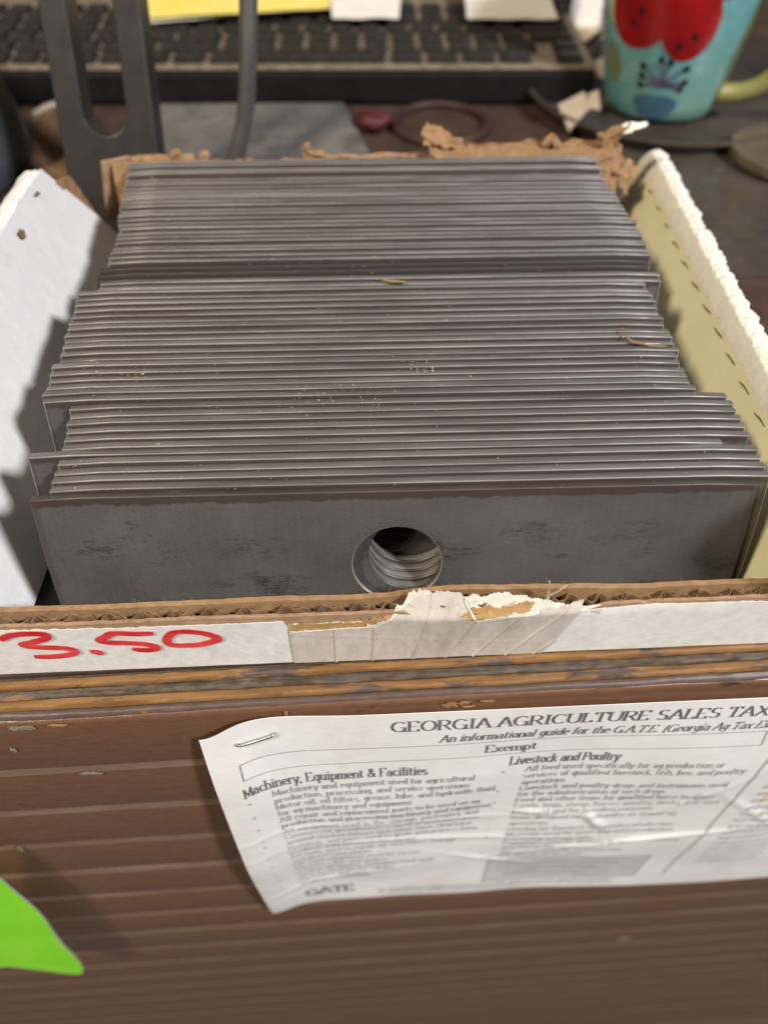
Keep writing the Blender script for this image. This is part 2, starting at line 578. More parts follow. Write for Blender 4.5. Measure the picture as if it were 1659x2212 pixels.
# upright boards of the front, running left to right, with rounded edges and real gaps
PITCH_B = 0.0338
z = -0.0005
heights = [0.0320] + [PITCH_B] * 20
for k, h in enumerate(heights):
    mb = MB()
    nx = 160
    z0, z1 = z - h + 0.0011, z - (0.0004 if k == 0 else 0.0011)
    z0 = z - h + 0.0002
    z1 = z - 0.0001
    if k == 0:
        prof = [(0.0012, z1 - 0.0004), (0.0009, z1 - 0.0005), (0.0004, z1 - 0.0010), (0.0001, z1 - 0.0022)]
        led = []
    else:
        # a shallow dusty chamfer along the upper edge of every board
        prof = [(0.0012, z1), (0.00035, z1 - 0.00005), (0.0003, z1 - 0.0022), (0.0001, z1 - 0.0044), (0.0, z1 - 0.0050)]
        led = [0, 1, 2]
    prof += [(0.0, (z0 + z1) / 2 - 0.003), (0.0, z0 + 0.0012), (0.0001, z0 + 0.0005), (0.0003, z0 + 0.00005), (0.0012, z0)]
    vs_ = []
    for i in range(nx + 1):
        x = -0.45 + 1.0 * i / nx
        for (y, zz) in prof:
            vs_.append((x, y + 0.00025 * nz((x * 6, k * 3.1, zz * 20)), zz + 0.0005 * nz((x * 9, k, zz * 3), 1, 5) + 0.0003 * nz((x * 70, k, 0), 1, 8)))
    n = len(prof)
    fs_ = []
    for i in range(nx):
        for j in range(n):
            j2 = (j + 1) % n
            fs_.append((i * n + j, (i + 1) * n + j, (i + 1) * n + j2, i * n + j2))
    ms_ = [1 if (q % n) in led else 0 for q in range(nx * n)]
    fs_.append(tuple(range(n)))
    fs_.append(tuple(nx * n + j for j in range(n - 1, -1, -1)))
    mb.add(vs_, fs_)
    mb.m = ms_ + [0, 0]
    mb.build("board", [M['board'], M['groove']], front, smooth=True)
    z -= h
# plies seen along the worn top edge of the panel
plies = [(0.0004, 0.0037, 'ply_paint', 0.0002, 0.0003), (0.0039, 0.0072, 'ply_amber', 0.0003, 0.0004),
         (0.0074, 0.0108, 'ply_dark', -0.0003, 0.0006), (0.0110, 0.0140, 'ply_amber', 0.0002, 0.0004)]
for k, (y0, y1, mm, dz, amp) in enumerate(plies):
    mb = MB()

    def fn(u, v, side, y0=y0, y1=y1, k=k, dz=dz, amp=amp):
        x = -0.45 + u * 1.0
        e = min(v, 1 - v)
        zt = dz + amp * nz((x * 60, v * 3, k * 5.0), 1, 2) + amp * 0.7 * nz((x * 260, v * 7, k), 1, 9)
        zt -= 0.0009 * max(0.0, 1 - e * 4) ** 2
        if k == 0:
            zt -= 0.0022 * max(0, 1 - v * 1.6) ** 2
        wig = 0.00025 * nz((x * 45, k * 2.0, v), 1, 3)
        return (x, y0 + (y1 - y0) * v + wig, zt if side else -0.0060)
    mb.slab(fn, 420, 6)
    o = mb.build("ply", M[mm], front, smooth=True)
# dark strip of old counter edging behind the plies
mb = MB()
mb.box((-0.45, 0.0142, -0.006), (0.55, 0.0149, -0.0011))
mb.build("edging", M['ply_dark'], front)

# chips in the paint of the front and crumbs caught on it


def on_wall(px, py):
    d = _ray(px, py)
    nrm = Vector((-math.sin(YAW), math.cos(YAW), 0))
    o = Vector((0, WALL_D, 0))
    c = Vector((0, 0, CAM_Z))
    p = c + d * (nrm.dot(o - c) / nrm.dot(d)) - o
    return p.x * math.cos(YAW) + p.y * math.sin(YAW), p.z


M['bare_wood'] = mat('bare_wood', (0.27, 0.14, 0.05), (0.40, 0.24, 0.10), 400, 0.7, stretch=(0.2, 1, 1))
M['pale_chip'] = mat('pale_chip', (0.20, 0.155, 0.115), (0.30, 0.245, 0.19), 400, 0.7)
for k, (px, py, lx, lz, mm) in enumerate(((975, 1519, 0.0055, 0.0030, 'bare_wood'), (1005, 1514, 0.0035, 0.0022, 'bare_wood'), (1050, 1512, 0.0050, 0.0026, 'bare_wood'), (1012, 1523, 0.0040, 0.0018, 'bare_wood'),
        (120, 1562, 0.0045, 0.0022, 'bare_wood'), (30, 1556, 0.0065, 0.0035, 'pale_chip'), (55, 1554, 0.0030, 0.0028, 'pale_chip'), (618, 1535, 0.0012, 0.0070, 'bare_wood'),
        (195, 1668, 0.0080, 0.0022, 'pale_chip'), (30, 1617, 0.0020, 0.0030, 'pale_chip'), (45, 1832, 0.0025, 0.0050, 'pale_chip'),
        (1345, 2025, 0.0100, 0.0090, 'pale_chip'))):
    x, z = on_wall(px, py)
    z = min(z, -0.0026)
    mb = MB()
    V_ = []
    for q in range(26):
        a = 2 * math.pi * q / 26
        w = 1 + 0.75 * nz((math.cos(a) * 1.6, math.sin(a) * 1.6, k * 2.3)) + 0.3 * nz((math.cos(a) * 5, math.sin(a) * 5, k * 1.1))
        V_.append((x + lx * 0.5 * w * math.cos(a), -0.00045, min(-0.0016, z + lz * 0.5 * w * math.sin(a))))
    mb.add(V_ + [(x, -0.00065, z)], [(q, (q + 1) % 26, 26) for q in range(26)])
    mb.build("paint_chip", M[mm], front)

# ------------------------------------------------------------------ cardboard box
box = empty("cardboard_box", (0, 0.122, 0))
tag(box, "open cardboard box with torn sides and red 3.50 price on its low front", "box")
BY = math.tan(R(2.7))
BL, BR = -0.112, 0.112       # inner base lines of the side walls


def bump_at(x):
    """the crushed hump in the front wall"""
    a = math.exp(-((x - 0.020) / 0.016) ** 2) * 0.0045 + math.exp(-((x - 0.047) / 0.014) ** 2) * 0.0026
    return a - 0.0008 * math.exp(-((x - 0.072) / 0.010) ** 2)


FX0, FX1 = -0.128, 0.135


def fw_y(x):
    return x * BY


def front_sheet(name, y0, y1, ztop, amp, matn, parent, x0=FX0, x1=FX1, z0=0.0016, n=260, freq=300.0, seed=0.0, hump=1.0, lean=0.0, dip=0.0):
    mb = MB()

    def fn(u, v, side):
        x = x0 + (x1 - x0) * u
        zt = ztop - dip * max(0.0, min(1.0, (x - 0.006) / 0.004, (0.064 - x) / 0.010)) + bump_at(x) * hump + amp * nz((x * freq, seed, 0), 1, seed) + amp * 0.8 * nz((x * freq * 0.2, seed, 3), 1, seed)
        zz = z0 + (zt - z0) * v
        y = (y1 if side else y0) + fw_y(x) + 0.0004 * nz((x * 40, zz * 60, seed)) * v - bump_at(x) * 0.35 * v * v - lean * v
        return (x, y, zz)
    mb.slab(fn, n, 8)
    return mb.build(name, M[matn], parent, smooth=True)


fw = front_sheet("front_wall", 0.0044, 0.0061, 0.0268, 0.00035, 'kraft', box, seed=1.3)
front_sheet("outer_liner", 0.0002, 0.0013, 0.0255, 0.0004, 'kraft_pink', fw, seed=4.1, hump=0.45, dip=0.0045)
# corrugated core: a real wave between the liners
mb = MB()


def fl(u, v, side):
    x = FX0 + (FX1 - FX0) * u
    ph = 2 * math.pi * (x / 0.0100 + 0.35 * nz((x * 30, 0, 0)))
    w = math.sin(ph + 0.9 * math.sin(ph)) + 0.25 * math.sin(2 * ph + 1) + 0.5 * nz((x * 210, 0, v * 2))
    y = 0.00285 + 0.00125 * max(-1, min(1, w * 1.15)) + fw_y(x) + (0.00028 if side else -0.00028) - bump_at(x) * 0.35 * v * v
    zt = 0.0250 + bump_at(x) * 0.7 + 0.0008 * nz((x * 500, 2, 0)) + 0.0007 * nz((x * 130, 7, 0))
    return (x, y, 0.004 + (zt - 0.004) * v)


mb.slab(fl, 620, 4)
mb.build("corrugated_core", M['kraft_dark'], fw, smooth=True)


def ragged_patch(name, x0, x1, zb, zt, y, matn, parent, seed, amp=0.0009, thick=0.0002, n=160, freq=420.0, shear=0.0, sideamp=0.0, crease=None, nv=10):
    mb = MB()
    zbf = zb if callable(zb) else (lambda x: zb)
    ztf = zt if callable(zt) else (lambda x: zt)

    def fn(u, v, side):
        xs0 = x0 + sideamp * nz((v * 9, seed, 0))
        xs1 = x1 + sideamp * nz((v * 9, seed, 4))
        x = xs0 + (xs1 - xs0) * u + shear * (v if u > 0.5 else 0) * (u - 0.5) * 2
        top_ = ztf(x) + amp * (nz((x * freq, seed, 1)) + 0.7 * nz((x * freq * 3, seed, 2)))
        bot_ = zbf(x)
        zz = bot_ + (top_ - bot_) * v
        yy = y + fw_y(x) - (thick if side == 0 else 0) + 0.0001 * nz((x * 90, zz * 90, seed)) - bump_at(x) * 0.35 * (zz / 0.026) ** 2
        yy += max(0.0, zz - 0.0238) * 0.62
        if crease:
            yy -= crease(x, zz)
        return (x, yy, zz)
    mb.slab(fn, n, nv)
    return mb.build(name, M[matn], parent, smooth=True)


ragged_patch("white_facing", FX0, FX1, 0.0012, lambda x: 0.0241 + 0.0008 * math.sin(x * 31) - (0.0018 if -0.028 < x < 0.03 else 0), 0.0000, 'label_paper', fw, 2.2, amp=0.0004, n=320)


def tape_crease(x, zz):
    s = 0.0
    for (cx, k) in ((-0.0145, 0.02), (-0.0035, 0.05), (0.0090, 0.16), (0.0190, 0.34), (0.0275, 0.52), (0.0375, 0.62), (0.0462, 0.7)):
        d = (x - (cx + k * (zz - 0.002))) / 0.00032
        if abs(d) < 4:
            s += 0.00042 * math.exp(-d * d)
    d = (zz - (0.0125 - (x - 0.01) * 0.13)) / 0.00022
    if abs(d) < 4:
        s += 0.00015 * math.exp(-d * d)
    return s


M['tape'] = mat('taped_paper', (0.53, 0.48, 0.435), (0.63, 0.58, 0.53), 420, 0.30, bump=0.00012, bscale=900, stretch=(1, 1, 0.35), c3=(0.44, 0.385, 0.335), s3=90, t3=(0.5, 0.7))


def tape_top(x):
    if x < -0.004:
        return 0.0186 + (x + 0.027) * 0.06
    if x < 0.0115:
        t = (x + 0.004) / 0.0155
        return 0.0200 + t * t * (3 - 2 * t) * 0.0112
    if x < 0.0215:
        return 0.0312 + 0.0006 * math.sin((x - 0.0115) * 310)
    if x < 0.0265:
        return 0.0312 - (x - 0.0215) / 0.005 * 0.0095
    return 0.0217 + (x - 0.0265) * 0.17


ragged_patch("tape_strip", -0.0272, 0.0482, 0.0014, tape_top, -0.0004, 'tape', fw, 5.5, amp=0.00055, n=460, shear=0.0085, crease=tape_crease, nv=26)
# torn amber paper showing along the tape's upper rim
ragged_patch("torn_paper", -0.0273, -0.0055, 0.0180, lambda x: 0.0222, -0.0003, 'amber', fw, 6.1, amp=0.0007, n=90)
ragged_patch("torn_paper", -0.0062, 0.0135, lambda x: 0.0192 + max(0, x) * 0.45, lambda x: 0.0232 + max(0, x + 0.004) * 0.28, -0.0002, 'amber', fw, 7.7, amp=0.0011, n=90)
ragged_patch("torn_paper", 0.0228, 0.0420, lambda x: 0.0228 + 0.1 * abs(x - 0.03), lambda x: 0.0262 + 0.0006 * math.sin(x * 500) + (x - 0.0228) * 0.06, -0.0006, 'amber', fw, 8.9, amp=0.0010, n=90, sideamp=0.0035)
ragged_patch("torn_paper", 0.0205, 0.0620, lambda x: 0.0216 + max(0, x - 0.04) * 0.10, lambda x: 0.0300 - max(0, x - 0.034) * 0.22 - max(0, x - 0.054) * 0.35, -0.0001, 'cream_paper', fw, 9.3, amp=0.0007, n=160)
ragged_patch("torn_lip", -0.0050, 0.0128, lambda x: tape_top(x) - 0.0004, lambda x: tape_top(x) + 0.0013, -0.0007, 'cream_paper', fw, 4.4, amp=0.0011, n=120, nv=4)
ragged_patch("torn_lip", 0.0225, 0.0440, lambda x: tape_top(x) - 0.0003, lambda x: tape_top(x) + 0.0009, -0.0008, 'cream_paper', fw, 4.9, amp=0.0009, n=120, nv=4)
ragged_patch("torn_lip", -0.0270, -0.0050, lambda x: tape_top(x) - 0.0002, lambda x: tape_top(x) + 0.0003, -0.0007, 'cream_paper', fw, 5.9, amp=0.0005, n=120, nv=4)
# loose fibres and frayed tufts
for k, (x, z0, dx, ln) in enumerate(((0.0462, 0.0270, -0.0008, 0.0150), (0.0464, 0.0270, 0.0040, 0.0125))):
    mb = MB()
    pts = []
    for i in range(9):
        t = i / 8
        pts.append((x + dx * t * t - 0.0016 * t, fw_y(x) + 0.001 - 0.0035 * t + 0.0006 * math.sin(5 * t + k), z0 + ln * t))
    mb.tube(pts, [0.00034 * (1 - 0.5 * i / 8) for i in range(9)], 5)
    mb.build("fibre", M['fibre'], fw)
mb = MB()
r3 = random.Random(3)
for k in range(420):
    x = r3.uniform(FX0, FX1)
    y = r3.choice((0.0004, 0.001, 0.0045, 0.0056)) + fw_y(x)
    z0 = 0.0255 + bump_at(x) * (1 if y - fw_y(x) > 0.003 else 0.45)
    a = r3.uniform(0, 6.28)
    l = r3.uniform(0.0006, 0.0022)
    mb.tube([(x, y, z0), (x + l * 0.5 * math.cos(a), y + l * 0.4 * math.sin(a), z0 + l * 0.6), (x + l * math.cos(a), y + l * math.sin(a), z0 + l * 0.7)], 0.00005, 3)
tag(mb.build("frayed_fuzz", M['kraft_pink'], fw), kind='stuff')

# the hand-written price, a flat marker line lying on the white facing
PRICE = {
    'digit_three': [[(0, 268), (28, 251), (80, 241), (140, 239), (185, 240), (203, 248), (195, 259), (150, 273), (95, 287), (150, 296), (230, 299), (290, 303), (322, 313), (312, 325), (262, 334), (200, 338), (148, 338)]],
    'decimal_point': [[(392, 319), (410, 317), (432, 321), (412, 323)]],
    'digit_five': [[(660, 237), (580, 239), (490, 237), (455, 252), (430, 268), (470, 277), (560, 279), (640, 286), (676, 297), (655, 307), (615, 309), (572, 304)]],
    'digit_zero': [[(772, 228), (738, 240), (722, 258), (722, 275), (745, 288), (800, 289), (870, 284), (940, 263), (915, 247), (870, 236), (810, 230), (765, 230)]],
}


def on_front(px, py):
    # photo point -> place on the front face of the box (upright plane at yaw 2.7 degrees)
    d = _ray(px, py)
    nrm = Vector((-math.sin(R(2.7)), math.cos(R(2.7)), 0))
    o = Vector((0, 0.122 - 0.0007, 0))
    c = Vector((0, 0, CAM_Z))
    t = nrm.dot(o - c) / nrm.dot(d)
    return c + d * t - Vector((0, 0.122, 0))


def smooth_path(pts, n=6):
    out = []
    for i in range(len(pts) - 1):
        p0, p1, p2, p3 = pts[max(i - 1, 0)], pts[i], pts[i + 1], pts[min(i + 2, len(pts) - 1)]
        for k in range(n):
            t = k / n
            out.append(0.5 * ((2 * p1) + (p2 - p0) * t + (2 * p0 - 5 * p1 + 4 * p2 - p3) * t * t + (3 * p1 - p0 - 3 * p2 + p3) * t ** 3))
    out.append(pts[-1])
    return out


for nm, strokes in PRICE.items():
    mb = MB()
    for s in strokes:
        pts = smooth_path([on_front(x * 0.5 + 2, 1250 + y * 0.5) for x, y in s])
        w = 0.00125
        L_, R_ = [], []
        for i, p in enumerate(pts):
            t = (pts[min(i + 1, len(pts) - 1)] - pts[max(i - 1, 0)])
            t2 = Vector((t.x, 0, t.z)).normalized()
            nn = Vector((-t2.z, 0, t2.x))
            e = min(i, len(pts) - 1 - i)
            ww = w * (0.72 + 0.28 * min(1, e / 4)) * (1 + 0.12 * nz((i * 0.4, 0, 3)))
            L_.append(p + nn * ww)
            R_.append(p - nn * ww)
        vs_ = L_ + R_
        n = len(pts)
        mb.add(vs_, [(i, i + 1, n + i + 1, n + i) for i in range(n - 1)])
    mb.build(nm, M['red_ink'], fw)

# bottom, the shade in the gap put into its black colour
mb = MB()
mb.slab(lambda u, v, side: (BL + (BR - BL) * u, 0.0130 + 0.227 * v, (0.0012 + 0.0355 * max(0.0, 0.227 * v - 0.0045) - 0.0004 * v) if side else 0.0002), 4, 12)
mb.build("bottom", M['black'], box)["label"] = "box bottom with its shade painted in black"

# left side wall: white board leaning outwards, folded rim with brown tears
LT = math.tan(R(25))
TH_L = 0.0042


def left_fn(u, v, side):
    zz = 0.0012 + v * 0.0610
    y1 = 0.2075 + max(0.0, (0.034 - zz)) * 0.4 - max(0.0, zz - 0.0345) * 0.47     # slanted rear edge
    y0 = 0.0062
    y = y0 + (y1 - y0) * u
    x = BL - zz * LT - side * TH_L + 0.0012 * nz((y * 14, zz * 14, 1)) * v
    zc = zz
    if v > 0.93:
        zc -= 0.0008 * side
    if v == 1.0:
        zc += 0.0007 * nz((y * 120, side * 2.0, 5)) + 0.0008 * nz((y * 300, side * 2.0, 2))
    return (x, y, zc)


mb = MB()
mb.slab(left_fn, 90, 24)
lw = mb.build("side_wall", M['white_board'], box, smooth=True)
lw["label"] = "white left side wall leaning outwards"
for k, (yc, zc, ly, lz) in enumerate(((0.178, 0.0600, 0.0045, 0.0010), (0.151, 0.0575, 0.0048, 0.0026))):
    mb = MB()
    V_ = []
    for q in range(40):
        a = 2 * math.pi * q / 40
        rr0 = 1 + 0.55 * nz((math.cos(a) * 1.7, math.sin(a) * 1.7, k * 3.0)) + 0.25 * nz((math.cos(a) * 6, math.sin(a) * 6, k))
        V_.append((yc + ly * 0.5 * rr0 * math.cos(a) + 0.3 * lz * math.sin(a), zc + lz * 0.5 * rr0 * math.sin(a) - 0.25 * ly * 0.5 * math.cos(a)))
    P3 = [(BL - z_ * LT + 0.0013 + 0.0004 * nz((y_ * 300, z_ * 300, 0)), y_, z_) for y_, z_ in V_]
    mb.add(P3 + [(BL - zc * LT + 0.0012, yc, zc)], [(q, (q + 1) % 40, 40) for q in range(40)])
    mb.build("torn_spot", M['kraft_dark'], lw, smooth=True)
# turned-over strip along the left rim
mb = MB()


def rim_fn(u, v, side):
    y = 0.0062 + u * 0.1855
    zz = 0.0624 + 0.0011 * math.sin(math.pi * v) + 0.0008 * nz((y * 130, v * 4, 4))
    x = BL - 0.0622 * LT - 0.0005 - v * 0.0085 + 0.0005 * nz((y * 160, v, 7))
    return (x, y, zz - (0.0012 if side else 0) - v * v * 0.002)


mb.slab(rim_fn, 120, 6)
mb.build("folded_rim", M['white_board'], lw, smooth=True)

# right side wall: pale yellow inside, perforated and torn to white fibre along the rim
RT = math.tan(R(15))


def rise(y):  # unseen taller front end, shaped to cast shade on the front blade
    t = max(0.0, min(1.0, (0.040 - y) / 0.045))
    return 0.034 * t * t * (3 - 2 * t)


def right_fn(u, v, side):
    ys = 0.0105 - 0.022 * v * v * (3 - 2 * v)
    y = ys + (0.250 - ys) * u
    zz = 0.0012 + v * (0.0408 + rise(y))
    x = BR + zz * RT + side * 0.0052 + 0.0009 * nz((y * 16, zz * 16, 3)) * v
    return (x, y, zz)


mb = MB()
mb.slab(right_fn, 90, 16)
rw = mb.build("side_wall", M['yellow_board'], box, smooth=True)
rw["label"] = "pale yellow right side wall with torn white rim"
mb = MB()


def tear_fn(u, v, side):
    y = -0.0118 + (0.2515 + 0.0118) * u
    # v runs from the inner lower lip over the rim to the outer side
    scal = 0.5 + 0.5 * math.sin(2 * math.pi * y / 0.0135 + 5.0 * nz((y * 60, 0, 0)))
    lip = 0.0412 + 0.0010 * nz((y * 130, 0, 1)) + 0.0007 * nz((y * 420, 0, 2)) + 0.0006 * (1 - scal)
    W = 0.0088 + 0.0010 * scal + 0.0016 * nz((y * 120, 1, 1)) + 0.0006 * nz((y * 420, 1, 1))
    if v < 0.3:
        t = v / 0.3
        zz = lip + (0.0478 - lip) * t
        x = BR + zz * RT - 0.0004 - 0.0003 * t + 0.0016 * t * t
    elif v < 0.8:
        t = (v - 0.3) / 0.5
        zz = 0.0478 + 0.0011 * math.sin(math.pi * t) - 0.0012 * t
        x = BR + 0.0478 * RT + 0.0009 + (W - 0.0019) * t
    else:
        t = (v - 0.8) / 0.2
        zz = 0.0466 - 0.006 * t
        x = BR + 0.0478 * RT - 0.001 + W - 0.0008 * t * t
    q = 0.00055 if 0.05 < v < 0.97 else 0.0003
    lump = q * (nz((x * 330, y * 330, zz * 330), 1, 6) + 0.6 * nz((x * 900, y * 900, zz * 900), 1, 2))
    x += lump * 0.8
    zz += lump * 1.1
    x += rise(y) * RT
    zz += rise(y)
    endt = max(0.0, (u - 0.965) / 0.035)
    zz -= 0.004 * endt * endt
    if side:
        return (BR + 0.0036 + zz * RT + min(0.0075, W) * min(1, v * 1.2) * 0.6, y, min(zz, 0.044 + rise(y)) - 0.0012)
    return (x, y, zz)


mb.slab(tear_fn, 420, 30)
mb.build("torn_rim", M['fluff'], rw, smooth=True)
M['slit'] = mat('slit_brown', (0.10, 0.065, 0.03), (0.2, 0.13, 0.06), 600, 0.9)
for k in range(13):
    yc = 0.2365 - k * 0.0155 + 0.001 * nz((k * 3.3, 0, 0))
    ln = 0.0078 if k > 3 else 0.0055
    mb = MB()

    def sfn(u, v, yc=yc, ln=ln, k=k):
        y = yc + (u - 0.5) * ln
        zz = 0.0400 + (0.0001 * math.sin(u * 7 + k)) + (v - 0.5) * 0.00055 * math.sin(math.pi * max(0.06, min(0.94, u))) - (u - 0.5) * 0.0012 * (1 + 0.5 * nz((u * 6, k, 0)))
        return (BR + zz * RT - 0.0012 - 0.0004 * math.sin(math.pi * v), y, zz)
    mb.grid(sfn, 10, 4)
    mb.build("perforation", M['slit'], rw, smooth=True)

# back wall: ragged kraft
LEAN = R(14)


def back_fn(u, v, side):
    x = -0.118 + 0.222 * u
    zt = 0.0562 + 0.0010 * nz((x * 90, 0, 8)) + 0.0008 * nz((x * 400, 0, 3)) + (0.0034 if x > 0.02 else 0) + 0.002 * max(0, nz((x * 55, 4, 3)))
    zz = 0.0014 + (zt - 0.0014) * v
    y = 0.2025 + (zz - 0.0) * math.tan(R(13)) + x * math.tan(R(1.8)) + side * 0.0034 + 0.0006 * nz((x * 60, zz * 40, 2))
    return (x, y, zz)


mb = MB()
mb.slab(back_fn, 260, 14)
bw = mb.build("back_wall", M['kraft'], box, smooth=True)
bw["label"] = "ragged brown back wall behind the steel blades"


def shred(pts, width, seed, matn='kraft', parent=bw, name="torn_shred", thick=0.0005, crump=0.0016, n=44, nv=10):
    P_ = smooth_path([Vector(p) - Vector((0, 0.122, 0)) for p in pts], 8)
    m_ = len(P_) - 1
    mb = MB()

    def at(u):
        k = u * m_
        i = min(int(k), m_ - 1)
        return P_[i].lerp(P_[i + 1], k - i), (P_[i + 1] - P_[i]).normalized()

    def fn(u, v, side):
        c, t = at(u)
        w = (width(u) if callable(width) else width) * (1 + 0.35 * nz((u * 9, seed, 0)))
        s = Vector((0.25, -0.55, 0.8)).cross(t)
        s = s.normalized() if s.length > 1e-5 else Vector((0, 0, 1))
        q = c + s * (v - 0.5) * w
        fold = math.sin(v * 9 + seed + 5 * nz((u * 4, seed, 1)))
        off = Vector((nz(q, 170, seed), nz(q, 170, seed + 3), nz(q, 170, seed + 6))) * crump
        off2 = Vector((nz(q, 800, seed), nz(q, 800, seed + 3), nz(q, 800, seed + 6))) * crump * 0.22
        nrm = t.cross(s)
        return q + off + off2 + nrm * (fold * crump * 0.6 + (thick if side else 0))
    mb.slab(fn, n, nv)
    return mb.build(name, M[matn], parent, smooth=True)


def A(x, y, Y=0.343):
    return aty(x, y, Y)


shred([A(925, 285), A(945, 310), A(975, 338), A(985, 350)], lambda u: 0.010 + 0.008 * u, 1.1)
shred([A(915, 276), A(935, 288), A(960, 305), A(985, 312), A(1005, 330)], 0.0075, 2.3)
shred([A(990, 332), A(1040, 336), A(1100, 330), A(1160, 333), A(1230, 330), A(1290, 332), A(1335, 330)], 0.0060, 3.7, n=90)
shred([A(1000, 322, 0.346), A(1080, 322, 0.346), A(1150, 316, 0.346), A(1230, 318, 0.346), A(1300, 312, 0.346)], 0.0050, 5.2, n=90)
shred([A(1170, 312), A(1185, 302), A(1200, 312), A(1195, 328)], 0.0045, 6.4)
shred([A(1270, 340), A(1300, 325), A(1318, 300), A(1335, 283), A(1360, 275)], lambda u: 0.010 - 0.005 * u, 7.9)
shred([A(1345, 281), A(1365, 274), A(1382, 273), A(1398, 268)], lambda u: 0.0055 - 0.0035 * u, 8.8, matn='fluff', name="white_torn_tip", crump=0.0007)
shred([A(1300, 300), A(1290, 285), A(1296, 300), A(1280, 318)], 0.0030, 9.1)
shred([A(1300, 342), A(1325, 352), A(1350, 365), A(1370, 378)], 0.0100, 10.4, crump=0.0012)
shred([A(1310, 345, 0.347), A(1335, 375, 0.352), A(1352, 400, 0.355)], 0.012, 11.4, crump=0.0008)
shred([A(385, 338), A(380, 330), A(372, 340)], 0.003, 12.0, crump=0.0006)
shred([A(450, 341), A(443, 333), A(436, 342)], 0.003, 13.0, crump=0.0006)
shred([A(662, 334), A(660, 314), A(672, 330), A(700, 334)], 0.003, 14.0, crump=0.0008)
shred([A(275, 350), A(300, 344), A(340, 342), A(420, 342)], 0.003, 15.0, crump=0.0006)
shred([A(655, 338), A(760, 338), A(860, 336), A(925, 338)], 0.0022, 16.0, matn='kraft_pink', crump=0.0008, n=80)
# folded kraft corner at the back left, and the tab beyond the white wall


def quad_sheet(name, P4, thick, matn, parent, amp=0.0006, seed=0.0, n=16):
    a, b, c, d = [Vector(p) - Vector((0, 0.122, 0)) for p in P4]
    nn = (b - a).cross(d - a).normalized()
    mb = MB()

    def fn(u, v, side):
        q = (a * (1 - u) + b * u) * (1 - v) + (d * (1 - u) + c * u) * v
        return q + nn * (side * thick + amp * nz(q, 90, seed) + amp * 0.5 * nz(q, 300, seed))
    mb.slab(fn, n, n)
    return mb.build(name, M[matn], parent, smooth=True)


quad_sheet("corner_tab", (aty(222, 352, 0.334), aty(282, 340, 0.3415), aty(255, 470, 0.338), aty(236, 480, 0.333)), 0.002, 'kraft_pink', bw, seed=2)
quad_sheet("rear_tab", (aty(126, 394, 0.318), aty(152, 380, 0.330), aty(222, 478, 0.345), aty(200, 500, 0.328)), 0.003, 'kraft', box, seed=5)

# ------------------------------------------------------------------ steel blades
BLW, BLH, BLT, HOLE = 0.2032, 0.0508, 0.0029, 0.0130


def blade_mesh(face, edge, rim):
    seg = 56
    angs = [2 * math.pi * (i + 0.5) / seg for i in range(seg)]
    hx, hz = BLW / 2, BLH / 2
    # move four rays exactly to the corners
    rays = [(math.cos(a), math.sin(a)) for a in angs]

    def rect(ins):
        X, Z = hx - ins, hz - ins
        out = []
        for (c, s) in rays:
            k = min(X / abs(c) if abs(c) > 1e-9 else 9, Z / abs(s) if abs(s) > 1e-9 else 9)
            out.append([c * k, s * k])
        for sx in (1, -1):
            for sz in (1, -1):
                i = min(range(seg), key=lambda q: (out[q][0] - sx * X) ** 2 + (out[q][1] - sz * Z) ** 2)
                out[i] = [sx * (X - 0.0006), sz * (Z - 0.0006)]
                for dj in (-1, 1):
                    pass
        return out
    b = 0.00045
    t = BLT / 2
    hole = [(c * HOLE, s * HOLE) for c, s in rays]
    hole2 = [(c * (HOLE + 0.00045), s * (HOLE + 0.00045)) for c, s in rays]
    # the sheared edge is rolled over on the front side: a wide soft curve, then the flat of the edge
    roll = [(0.00038, -t), (0.00020, -t + 0.00003), (0.00010, -t + 0.00008), (0.00004, -t + 0.00017), (0.00001, -t + 0.00028), (0.0, -t + 0.0004), (0.0, t - 0.00015), (0.00015, t)]
    rings = [(hole, t - 0.0002), (hole, -t + 0.0004), (hole2, -t)] + [(rect(i_), y_) for i_, y_ in roll] + [(hole2, t)]
    mi = [1, 2, 0] + [1] * 7 + [0, 1]
    mb = MB()
    vs_ = []
    for rg, y in rings:
        vs_ += [(p[0], y, p[1] + hz) for p in rg]
    n = len(rings)
    b0 = 0
    mb.v += vs_
    for k in range(n):
        k2 = (k + 1) % n
        for i in range(seg):
            i2 = (i + 1) % seg
            mb.f.append((k * seg + i, k * seg + i2, k2 * seg + i2, k2 * seg + i))
            mb.m.append(mi[k])
    me = mb.mesh("blade", [face, edge, rim], smooth=True)
    for p in me.polygons:
        if p.material_index == 0:
            p.use_smooth = False
    return me


M['blade_edge_front'] = mat('rusty_sheared_edge', (0.075, 0.062, 0.053), (0.125, 0.105, 0.09), 160, 0.42, metal=0.35, bump=0.00008, bscale=700, stretch=(0.2, 1, 1), c3=(0.2, 0.19, 0.18), s3=200, t3=(0.62, 0.72))
M['hole_rim'] = mat('bright_hole_rim', (0.50, 0.48, 0.42), (0.62, 0.60, 0.54), 200, 0.35, metal=0.7)  # light caught on the front hole's bevel put into a brighter colour
M['blade_edge_dark'] = mat('shade_dark_edge', (0.055, 0.052, 0.05), (0.085, 0.08, 0.076), 150, 0.45, metal=0.4, stretch=(0.15, 1, 1), randobj=1, tone=0.2)  # shade on the three low blades put into darker edges; also inner hole rims
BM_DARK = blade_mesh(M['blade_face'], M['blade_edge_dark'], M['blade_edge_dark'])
BM = blade_mesh(M['blade_face'], M['blade_edge'], M['blade_edge_dark'])
BM_FRONT = blade_mesh(M['blade_face_front'], M['blade_edge_front'], M['hole_rim'])
